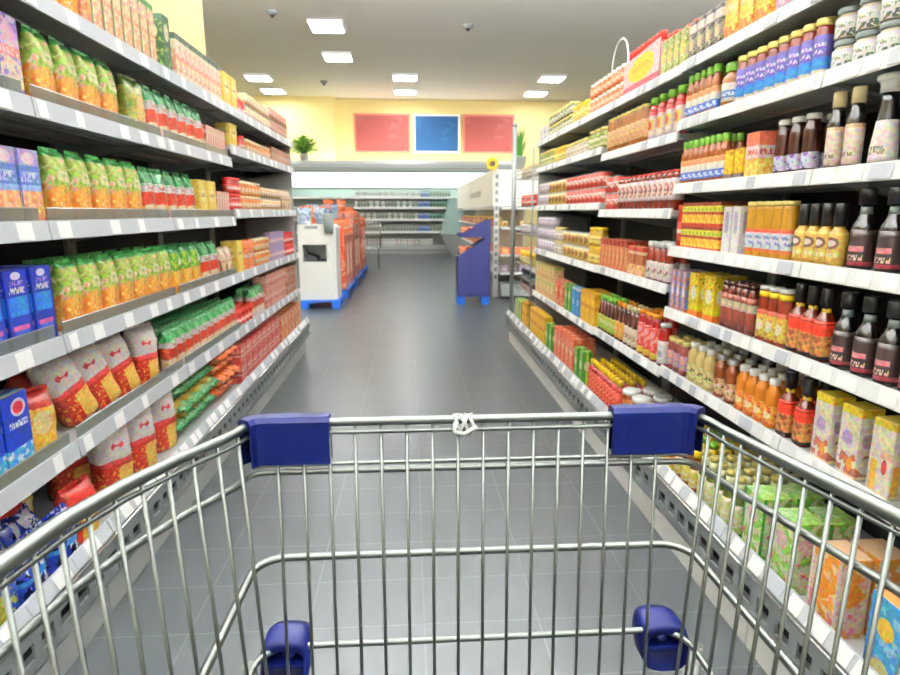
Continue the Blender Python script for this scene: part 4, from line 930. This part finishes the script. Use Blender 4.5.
for z in (.42, .70, 1.12, 1.42):
    m = MB(); m.box(.03, .5, .02, L_, z-.03, z); m.box(.53, .9, .02, .6, z-.03, z); m.box(.1, .85, -.3, -.0, z-.03, z); m.build('shelf', WHITE, t)
m = MB(); m.box(.03, .9, .02, L_, 0, .25); m.build('base', GREYM, t)
m = MB(); m.prism([(.1, .24), (.12, .06), (.8, .06), (.86, .24)], 1, -.32, -.02); m.build('grey_tub', DARKG, t)
for i in range(6):
    for z, key, ds, wh in ((.701, 'orc', 'orange shrink-wrapped pack', 'middle'), (1.121, 'ycan', 'yellow tin can', 'upper'), (.421, 'pur', 'pale purple box', 'lower')):
        if i < 5: P[key].place('%s, %s from left, %s end shelf of the white run' % (ds, ORD[i], wh), ds+'s on the white run end', (1.3+.18+.135*i, 9.45, z), (0, 0, 0))
for i in range(24):
    key, ds = (('redc', 'red tomato pack') if i % 3 else ('yelr', 'rounded yellow tub'))
    P[key].place('%s, number %s along the upper shelf facing the aisle, white run' % (ds, ORD[i]), ds+'s on the white run', (1.42, 9.75+i*.28, 1.121), (0, 0, -PI/2))
    P['orc'].place('orange lentil pack, number %s along the lower shelf, white run' % ORD[i], 'orange packs on the white run', (1.42, 9.75+i*.28, .701), (0, 0, -PI/2))

# plants
GRNL = plain('leaf_green', '5f9a2c', .5, var=.3, bscale=20); GRND = plain('leaf_dark', '3f7a24', .5, var=.3, bscale=20)
POTW = plain('white_pot', 'f0f0ea', .5)
def leafy(t, n, rad, h, size, mat, seed):
    r = random.Random(seed); m = MB(); st = MB()
    for i in range(n):
        a = r.uniform(0, 2*PI); q = r.random()**.6*rad; z = h*(.25+.75*r.random())*(1-.35*(q/rad)**2)
        c = Vector((q*math.cos(a), q*math.sin(a), z)); d = Vector((math.cos(a), math.sin(a), r.uniform(-.5, .8))).normalized()
        s_ = d.cross(Vector((0,0,1))).normalized()*size*.42; up = s_.cross(d).normalized()*size*.12
        p0, p1, p2 = c-d*size*.1, c+d*size*.5, c+d*size
        m.face([p0, p1-s_+up, p2], smooth=True); m.face([p0, p2, p1+s_+up], smooth=True); m.face([p0, p1-s_+up, p1+s_+up])
        if i % 5 == 0: st.tube([(0,0,0), tuple(c*.5+Vector((0,0,.02))), tuple(c)], .008, 5)
    m.build('foliage', mat, t); st.build('stem', GRND, t)
t = thing('potted_plant', 'bushy green leafy plant on top of the dairy case at left', 'plant', (-3.35, 20.2, 2.961), 0)
m = MB(); m.lathe([(.12, 0), (.16, .2), (.17, .2), (.15, .19)], 16); m.build('pot', POTW, t)
q = MB()
tt = t; leafy(t, 260, .36, .62, .15, plain('leaf_light', '7db440', .5, var=.3, bscale=12), 3)
for o in list(t.children):
    if o.name.split('.')[0] in ('foliage', 'stem'): o.location = (0, 0, .12)
t = thing('potted_plant', 'spiky green potted plant on the white shelving run near the post', 'plant', (1.72, 9.75, 2.001), 0)
m = MB(); m.lathe([(.09, 0), (.12, .2), (.13, .2), (.11, .18)], 14); m.build('pot', POTW, t)
m = MB(); r = random.Random(5)
for i in range(60):
    a = r.uniform(0, 2*PI); w = r.uniform(.02, .2); h = r.uniform(.3, .52)
    c, s_ = math.cos(a), math.sin(a); b = Vector((-s_*.012, c*.012, 0)); p0 = Vector((c*.04, s_*.04, .17)); p1 = Vector((c*w*.5, s_*w*.5, .17+h*.6)); p2 = Vector((c*w, s_*w, .17+h))
    m.face([p0-b, p0+b, p1+b, p1-b]); m.face([p1-b, p1+b, p2])
m.build('leaves', GRND, t)
t = thing('sunflower', 'yellow sunflower with dark centre on the near header corner', 'flower', (1.33, 9.66, 2.001), 0)
m = MB(); m.lathe([(.05, 0), (.06, .03), (.02, .04)], 12); m.build('holder', POTW, t)
m = MB(); m.tube([(0, 0, .03), (-.02, -.04, .1), (-.05, -.08, .11)], .008, 6); m.build('stem', GRND, t)
m = MB(); cx, cy, cz = -.05, -.1, .08
for i in range(16):
    a = 2*PI*i/16; d = Vector((math.cos(a), 0, math.sin(a))); s_ = Vector((-math.sin(a), 0, math.cos(a)))*.02; c = Vector((cx, cy, cz))
    m.face([c+d*.03-s_, c+d*.03+s_, c+d*.08+s_*1.1+Vector((0,-.01,0)), c+d*.105, c+d*.08-s_*1.1+Vector((0,-.01,0))])
m.build('petals', plain('petal_yellow', 'f4c81e', .5), t)
m = MB(); m.tube([(cx, cy-.02, cz), (cx, cy+.01, cz)], .042, 16); m.build('flower_head', plain('flower_brown', '2c1a0c', .7), t)

# ------------------------------------------------------------ dairy case along the back wall
X0, X1 = -3.9, 3.6
t = thing('dairy_case', 'long open refrigerated dairy case below the yellow wall', 'fridge', (0, 20.4, 0), 0)
GC = plain('case_grey', 'a6aaa8', .45, .2); IN = plain('case_inside', 'a9b2ae', .4)
m = MB(); m.box(X0, X1, .28, .32, 0, 2.9); m.build('back_panel', IN, t)
m = MB(); m.box(X0, X1, -.42, .28, 0, .27); m.build('base', GC, t)
m = MB(); m.box(X0, X1, -.45, -.42, .10, .14); m.build('bumper_strip', GREYK, t)
m = MB(); m.prism([(-.40, 2.58), (.32, 2.58), (.32, 2.96), (-.40, 2.96), (-.46, 2.85), (-.46, 2.66)], 0, X0, X1); m.build('canopy', GC, t)
m = MB(); m.box(X0, X1, -.47, -.455, 2.70, 2.73); m.build('canopy_trim', GREYK, t)
m = MB(); m.box(X0+.05, X1-.05, -.38, .2, 2.55, 2.578); m.build('case_lamp', emit('case_light', 'f2fff8', 2.6), t)
m = MB(); m.box(X0+.1, X1-.1, .05, .2, 2.965, 2.985); m.build('added_wall_wash', emit('added_wall_wash_glow', 'fff4dc', 14), t)  # hidden strip added on the canopy to brighten wall and far ceiling
m = MB(); m.prism([(-.42, 2.56), (-.40, 2.56), (-.30, 2.12), (-.32, 2.12)], 0, X0+.02, X1-.02); m.build('lit_valance', emit('valance_light', 'e8fbf6', 1.5), t)
m = MB(); m.box(X0+.02, X1-.02, -.33, -.27, 2.06, 2.12); m.build('valance_trim', GREYK, t)
FZ = [.275, .72, 1.12, 1.50, 1.82]
for z in FZ[1:]:
    m = MB(); m.box(X0+.02, X1-.02, -.34, .27, z-.03, z); m.box(X0+.02, X1-.02, -.35, -.34, z-.05, z+.012); m.build('shelf', WHITE, t)
for x in (X0, X1-.04):
    m = MB(); m.prism([(-.42, 0), (.3, 0), (.3, 2.58), (-.40, 2.58), (-.3, 1.8), (-.36, .9)], 0, x, x+.04); m.build('end_panel', GC, t)
def mk(n, *a, **k): return prt(n, *a, **k)
dc = {'white': mk('milk_white', 'f2f4f2', [('rect', .1, .9, .3, .6, 'b8c8c0')]), 'cream': mk('milk_cream', 'eceadc', [('rect', .1, .9, .3, .6, 'a8a890')]),
      'sage green': mk('milk_green', 'a8b8a0', [('rect', .1, .9, .2, .6, '5f7a5c')]), 'grey': mk('milk_grey', 'a8aca4', [('rect', .1, .9, .2, .5, '5c6458')]),
      'blue': mk('milk_blue', '4a70c0', [('rect', .1, .9, .6, .9, 'c8d8f0')]), 'dark green': mk('milk_dkgreen', '1f6a4c', [('rect', .1, .9, .6, .9, '90c8b0')]),
      'pink': mk('milk_pink', 'ecc8d0', [('rect', .1, .9, .2, .5, 'f4f0f0')])}
PD = {}
for k_, m_ in dc.items():
    PD[k_] = carton(.075, .075, .2, m_, 'milk_carton', 'carton'); PD[k_+'s'] = jar(.04, .1, m_, m_, WLID, 'yogurt_pot', 'pot', neck=.98, lidh=.008, seg=10)
for r_, z in enumerate(FZ):
    wh = ('bottom', 'fourth', 'third', 'second', 'top')[r_]
    n = 32
    cnt = {}
    for i in range(n):
        x = -1.75 + i*.098
        if x > 1.3 or (x > .75 and r_ < 1): continue
        if x > .28 + .1*(r_ == 4) and r_ >= 1: c_ = 'blue' if x < .62 else ('dark green' if r_ in (2, 3) else 'sage green')
        else: c_ = [('white', 'white', 'cream', 'pink'), ('grey', 'sage green', 'grey'), ('grey', 'sage green', 'cream'), ('white', 'grey', 'sage green'), ('white', 'cream', 'white')][r_][(i*7+i//3) % (4 if r_ == 0 else 3)]
        q = cnt.get(c_, 0); cnt[c_] = q+1
        nm = 'milk carton' if r_ else 'yogurt pot'
        if r_:
            PD[c_].place('%s %s, %s of its colour from left, %s dairy case shelf' % (c_, nm, ORD[q], wh), '%s %ss in the dairy case' % (c_, nm), (x, 20.14, z+.001), (0, 0, random.uniform(-.1, .1)))
        else:
            for s_ in range(2):
                PD[c_+'s'].place('%s %s, %s of its colour from left, %s tier, dairy case bottom' % (c_, nm, ORD[q], ('lower', 'upper')[s_]), '%s %ss in the dairy case' % (c_, nm), (x, 20.1, z+.001+s_*.102), (0, 0, 0))
# serve-over counter end with slanted glass
t = thing('glass_counter', 'grey service counter with slanted pale glass, right of dairy case', 'counter', (1.35, 19.3, 0), 0)
m = MB(); m.prism([(-.08, 0), (.9, 0), (.9, .68), (-.40, .68), (-.30, .45)], 1, -.4, .4); m.build('counter_body', GREYM, t)
m = MB(); m.prism([(-.40, .685), (-.13, 1.78), (-.11, 1.78), (-.38, .685)], 1, -.4, .4); m.build('slanted_glass', GLASSM, t)
m = MB(); m.prism([(-.37, .685), (.3, .685), (.3, 1.78), (-.12, 1.78)], 1, -.4, -.39); m.build('end_glass', GLASSM, t)
m = MB(); m.box(-.12, .9, -.4, .4, 1.78, 1.81); m.build('top_shelf', WHITE, t)

# ------------------------------------------------------------ shopping cart
cart = thing('shopping_cart', 'chrome wire shopping cart with blue corner bumpers in the foreground', 'shopping cart', (0, 0, 0), 0)
CW = plain('cart_chrome', '757975', .38, 1)
def arc(c, r, a0, a1, n=6): return [(c[0]+r*math.cos(a0+(a1-a0)*i/n), c[1]+r*math.sin(a0+(a1-a0)*i/n)) for i in range(n+1)]
def ring2d(w=0.0, drop=0.0):
    """plan outline of basket (left rear -> front -> right rear); w shrinks it"""
    L = [(-.345+w, -.28), (-.33+w, 0), (-.318+w, .2), (-.306+w, .35), (-.297+w, .412), (-.289+w, .471), (-.27+w, .534), (-.240+w, .600), (-.214+w, .645), (-.2035+w, .668)]
    R = [(.3605-w, .668), (.365-w, .63), (.384-w, .53), (.405-w, .43), (.42-w, .3), (.435-w, .15), (.445-w, 0), (.46-w, -.28)]
    F1 = [(-.199+w, .686-w), (-.192+w, .696-w), (-.18+w, .700-w)]; F2 = [(.337-w, .700-w), (.349-w, .696-w), (.356-w, .686-w)]
    return L + F1 + F2 + R
def at(p, z): return (p[0], p[1], z)
rimz = 1.1005
def dens(pl, step):
    out = [pl[0]]
    for a, b in zip(pl, pl[1:]):
        d = math.dist(a, b); n = max(1, round(d/step))
        out += [(a[0]+(b[0]-a[0])*i/n, a[1]+(b[1]-a[1])*i/n) for i in range(1, n+1)]
    return out
rp = dens(ring2d(), .02)
m = MB(); m.tube([at(p, rimz) for p in rp], [.0055 if p[1] > .66 else .0052+.0026*min(1, (.66-p[1])/.2) for p in rp], 12); m.build('rim', CW, cart)
m = MB(); m.tube([at(p, rimz-.0125) for p in dens(ring2d(.002), .03)], .0028, 8); m.build('rim_wire', CW, cart)
def taper(z): return (rimz-z)*.05
for z, r_ in ((1.037, .0042), (.60, .004)):
    m = MB(); w = taper(z)
    m.tube([at(p, z) for p in dens(ring2d(w-.004), .03)], r_, 10); m.build('basket_hoop', CW, cart)
m = MB(); m.tube([at(p, 1.047) for p in dens(ring2d(.001), .03) if p[1] > .69], .0026, 8); m.build('front_wire', CW, cart)
def wires(name, pts2, r_=.0022):
    m = MB()
    for (x, y), (x2, y2) in pts2: m.tube([(x, y, rimz-.004), (x2, y2, .60)], r_, 8)
    return m.build(name, CW, cart)
wt = taper(.6)
wires('front_panel', [((-.165+.0315*i, .6995), (-.165+.0315*i, .6995-wt)) for i in range(16)])
side = ring2d(.0015)
def along(y, right):
    pl = [p for p in side if (p[0] > .1) == right and p[1] <= .6995]
    pl = sorted(pl, key=lambda p: p[1])
    for a, b in zip(pl, pl[1:]):
        if a[1] <= y <= b[1]: return a[0]+(b[0]-a[0])*(y-a[1])/(b[1]-a[1]+1e-9)
    return pl[-1][0]
ys = [.668 - .029*i for i in range(33)]
wires('side_panel', [((along(y, 0), y), (along(y, 0)+wt, y-.01)) for y in ys], .0023)
wires('side_panel', [((along(y, 1), y), (along(y, 1)-wt, y-.01)) for y in ys], .0023)
m = MB()
for i in range(20): m.tube([(-.16+wt+.0285*i, .67, .598), (-.17+wt+.0285*i*1.06, -.25, .598)], .0024, 6)
for y in (.6, .4, .2, 0, -.2): m.tube([(along(y, 0)+wt, y, .594), (along(y, 1)-wt, y, .594)], .003, 6)
m.build('basket_floor', CW, cart)
# outer frame rings
def frame(z, x0, x1, yf, yb, r, rc=.05):
    P_ = [(x0-.012, yb)] + [(x0-.004, .6)] + list(reversed(arc((x0+rc, yf-rc), rc, PI/2, PI, 6))) + arc((x1-rc, yf-rc), rc, PI/2, 0, 6) + [(x1+.004, .6), (x1+.012, yb)]
    m = MB(); m.tube([at(p, z) for p in P_], r, 12); return m
frame(.834, -.238, .430, .842, -.2, .0058, .045).build('outer_frame', CW, cart)
frame(.679, -.245, .436, .842, -.2, .0052, .05).build('outer_frame', CW, cart)
for x, y in ((-.25, -.2), (.442, -.2)):
    m = MB(); m.tube([(x, y, .13), (x, y, 1.0), (x, y-.18, 1.12)], .011, 10); m.build('upright', CW, cart)
m = MB()
for x in (-.25, .442): m.tube([(x, -.2, .2), (x, .55, .2), (x*.9+.01, .78, .3), (x, .80, .683)], .011, 10)
m.tube([(-.25, .55, .2), (.442, .55, .2)], .009, 8); m.tube([(-.25, -.15, .2), (.442, -.15, .2)], .009, 8)
for x in (-.25, .442): m.tube([(x, .3, .2), (x*.98+.002, .3, .6)], .008, 8)
m.build('chassis', CW, cart)
m = MB(); m.tube([(-.30, -.38, 1.12), (.49, -.38, 1.12)], .016, 14); m.build('handle', BLUEP, cart)
for x, y in ((-.25, -.15), (.442, -.15), (-.25, .55), (.442, .55)):
    m = MB(); m.tube([(x-.013, y, .062), (x+.013, y, .062)], .062, 20); m.build('wheel', DARKG, cart)
    m = MB(); m.tube([(x, y+.02, .13), (x, y+.02, .2)], .012, 8)
    for sx in (-.02, .02): m.prism([(y-.015, .05), (y+.015, .05), (y+.035, .135), (y-.0, .135)], 0, x+sx-.0025, x+sx+.0025)
    m.box(x-.0225, x+.0225, y, y+.035, .13, .136); m.build('caster_fork', GREYM, cart)
# blue corner bumpers clipped over rim
def shell(pl, z0, z1, off, th, lip):
    m = MB(); o = []; i_ = []
    n = len(pl)
    for k, p in enumerate(pl):
        a = Vector(pl[max(0, k-1)]); b = Vector(pl[min(n-1, k+1)]); t_ = (b-a).normalized(); nrm = Vector((-t_.y, t_.x)); o.append(nrm)
    def sec(k):
        p = Vector(pl[k]); nn = o[k]
        S = [(off, z0), (off, z1-.006), (off-.004, z1), (-off+.004, z1+0), (-off, z1-.006), (-off, z0), (-off+th, z0), (-off+th, z1-.012), (off-th, z1-.012), (off-th, z0)]
        return [(p.x+nn.x*s_, p.y+nn.y*s_, z) for s_, z in S]
    R = [m.ring(sec(k)) for k in range(n)]
    for a, b in zip(R, R[1:]):
        for j in range(10): jj = (j+1) % 10; m.idx((a[j], a[jj], b[jj], b[j]), [(0,0)]*4, 0, False)
    m.idx(list(reversed(R[0])), [(0,0)]*10, 0, False); m.idx(R[-1], [(0,0)]*10, 0, False)
    return m
full = dens(ring2d(), .01)
lp = [p for p in full if p[0] < -.097 and p[1] > .678]; rpp = [p for p in full if p[0] > .246 and p[1] > .678]
shell(lp, 1.051, 1.110, .011, .003, 0).build('corner_bumper', BLUEP, cart)
shell(rpp, 1.053, 1.113, .011, .003, 0).build('corner_bumper', BLUEP, cart)
# lower hollow blue guards
def guard(cx, sgn):
    m = MB(); n = 22; prof = []
    cz, cy = .658, .842; a, b = .038, .038
    outer, inner = [], []
    for i in range(n):
        t_ = 2*PI*i/n; e = 2/3.4
        X = a*math.copysign(abs(math.cos(t_))**e, math.cos(t_)); Z = b*math.copysign(abs(math.sin(t_))**e, math.sin(t_)); 
        outer.append((X, Z)); inner.append((X*.80, Z*.76-.005))
    def R(pl, y): return m.ring([(cx+x, y + (.012 if z > 0 else 0), cz+z) for x, z in pl])
    A = R(inner, cy-.028); B = R(outer, cy-.022); C = R(outer, cy+.020); D = R([(x*.85, z*.85) for x, z in outer], cy+.036); E_ = R([(x*.95, z*.95) for x, z in inner], cy+.031)
    def st(p, q):
        for i in range(n): j = (i+1) % n; m.idx((p[i], p[j], q[j], q[i]), [(0,0)]*4, 0, True)
    st(A, B); st(B, C); st(C, D); m.idx(D, [(0,0)]*n, 0, False); st(E_, A); m.idx(list(reversed(E_)), [(0,0)]*n, 0, False)
    m.lathe([(.010, -.001), (.011, .004), (.006, .010)], 10, (cx+.006*sgn, cy-.005, cz+.010))
    m.box(cx-.030, cx+.030, cy-.016, cy+.012, cz-.006, cz+.001)
    return m
guard(-.205, 1).build('lower_guard', BLUEP, cart); guard(.405, -1).build('lower_guard', BLUEP, cart)
# clear tape wound on the rim
m = MB(); pts = []
for i in range(26):
    a = i*.9; pts.append((.051+.022*(i/25)+.003*math.sin(i*2.1), .70+.0095*math.cos(a), rimz-.006+.0125*math.sin(a)))
m.tube(pts, .0022, 6); m.tube([(.052, .691, 1.100), (.05, .690, 1.088), (.062, .689, 1.085), (.078, .690, 1.094)], .003, 6)
o = m.build('plastic_tie', plain('translucent_tie', 'e4e6e4', .3, alpha=.85)); tag(o, 'crumpled whitish plastic tie wound round the cart rim', 'tie')

# ------------------------------------------------------------ camera
Fpx, VX, VY, H = 600., 410., 212., 1.35
A, Pt = math.radians(3.7335), math.radians(11.814)
w = Vector((math.sin(A)*math.cos(Pt), math.cos(A)*math.cos(Pt), -math.sin(Pt)))
r = Vector((math.cos(A), -math.sin(A), 0)); u = r.cross(w)
cam = bpy.data.cameras.new('camera'); co = bpy.data.objects.new('camera', cam); COL.objects.link(co)
M3 = Matrix((r, u, -w)).transposed().to_4x4(); M3.translation = (0, 0, H); co.matrix_world = M3
cam.sensor_width = 36; cam.lens = 24; cam.clip_start = .02; cam.clip_end = 100
cam.dof.use_dof = True; cam.dof.focus_distance = .85; cam.dof.aperture_fstop = 9
SC.camera = co
wd = bpy.data.worlds.new('world'); SC.world = wd; wd.use_nodes = True
wd.node_tree.nodes['Background'].inputs['Color'].default_value = (1, .98, .95, 1); wd.node_tree.nodes['Background'].inputs['Strength'].default_value = .3
SC.view_settings.view_transform = 'Standard'; SC.view_settings.look = 'None'; SC.view_settings.gamma = 1
SC.view_settings.use_curve_mapping = False
SC.view_settings.exposure = -0.12
SC.cycles.max_bounces = 8; SC.cycles.diffuse_bounces = 4; SC.cycles.transparent_max_bounces = 8
SC.cycles.use_denoising = True
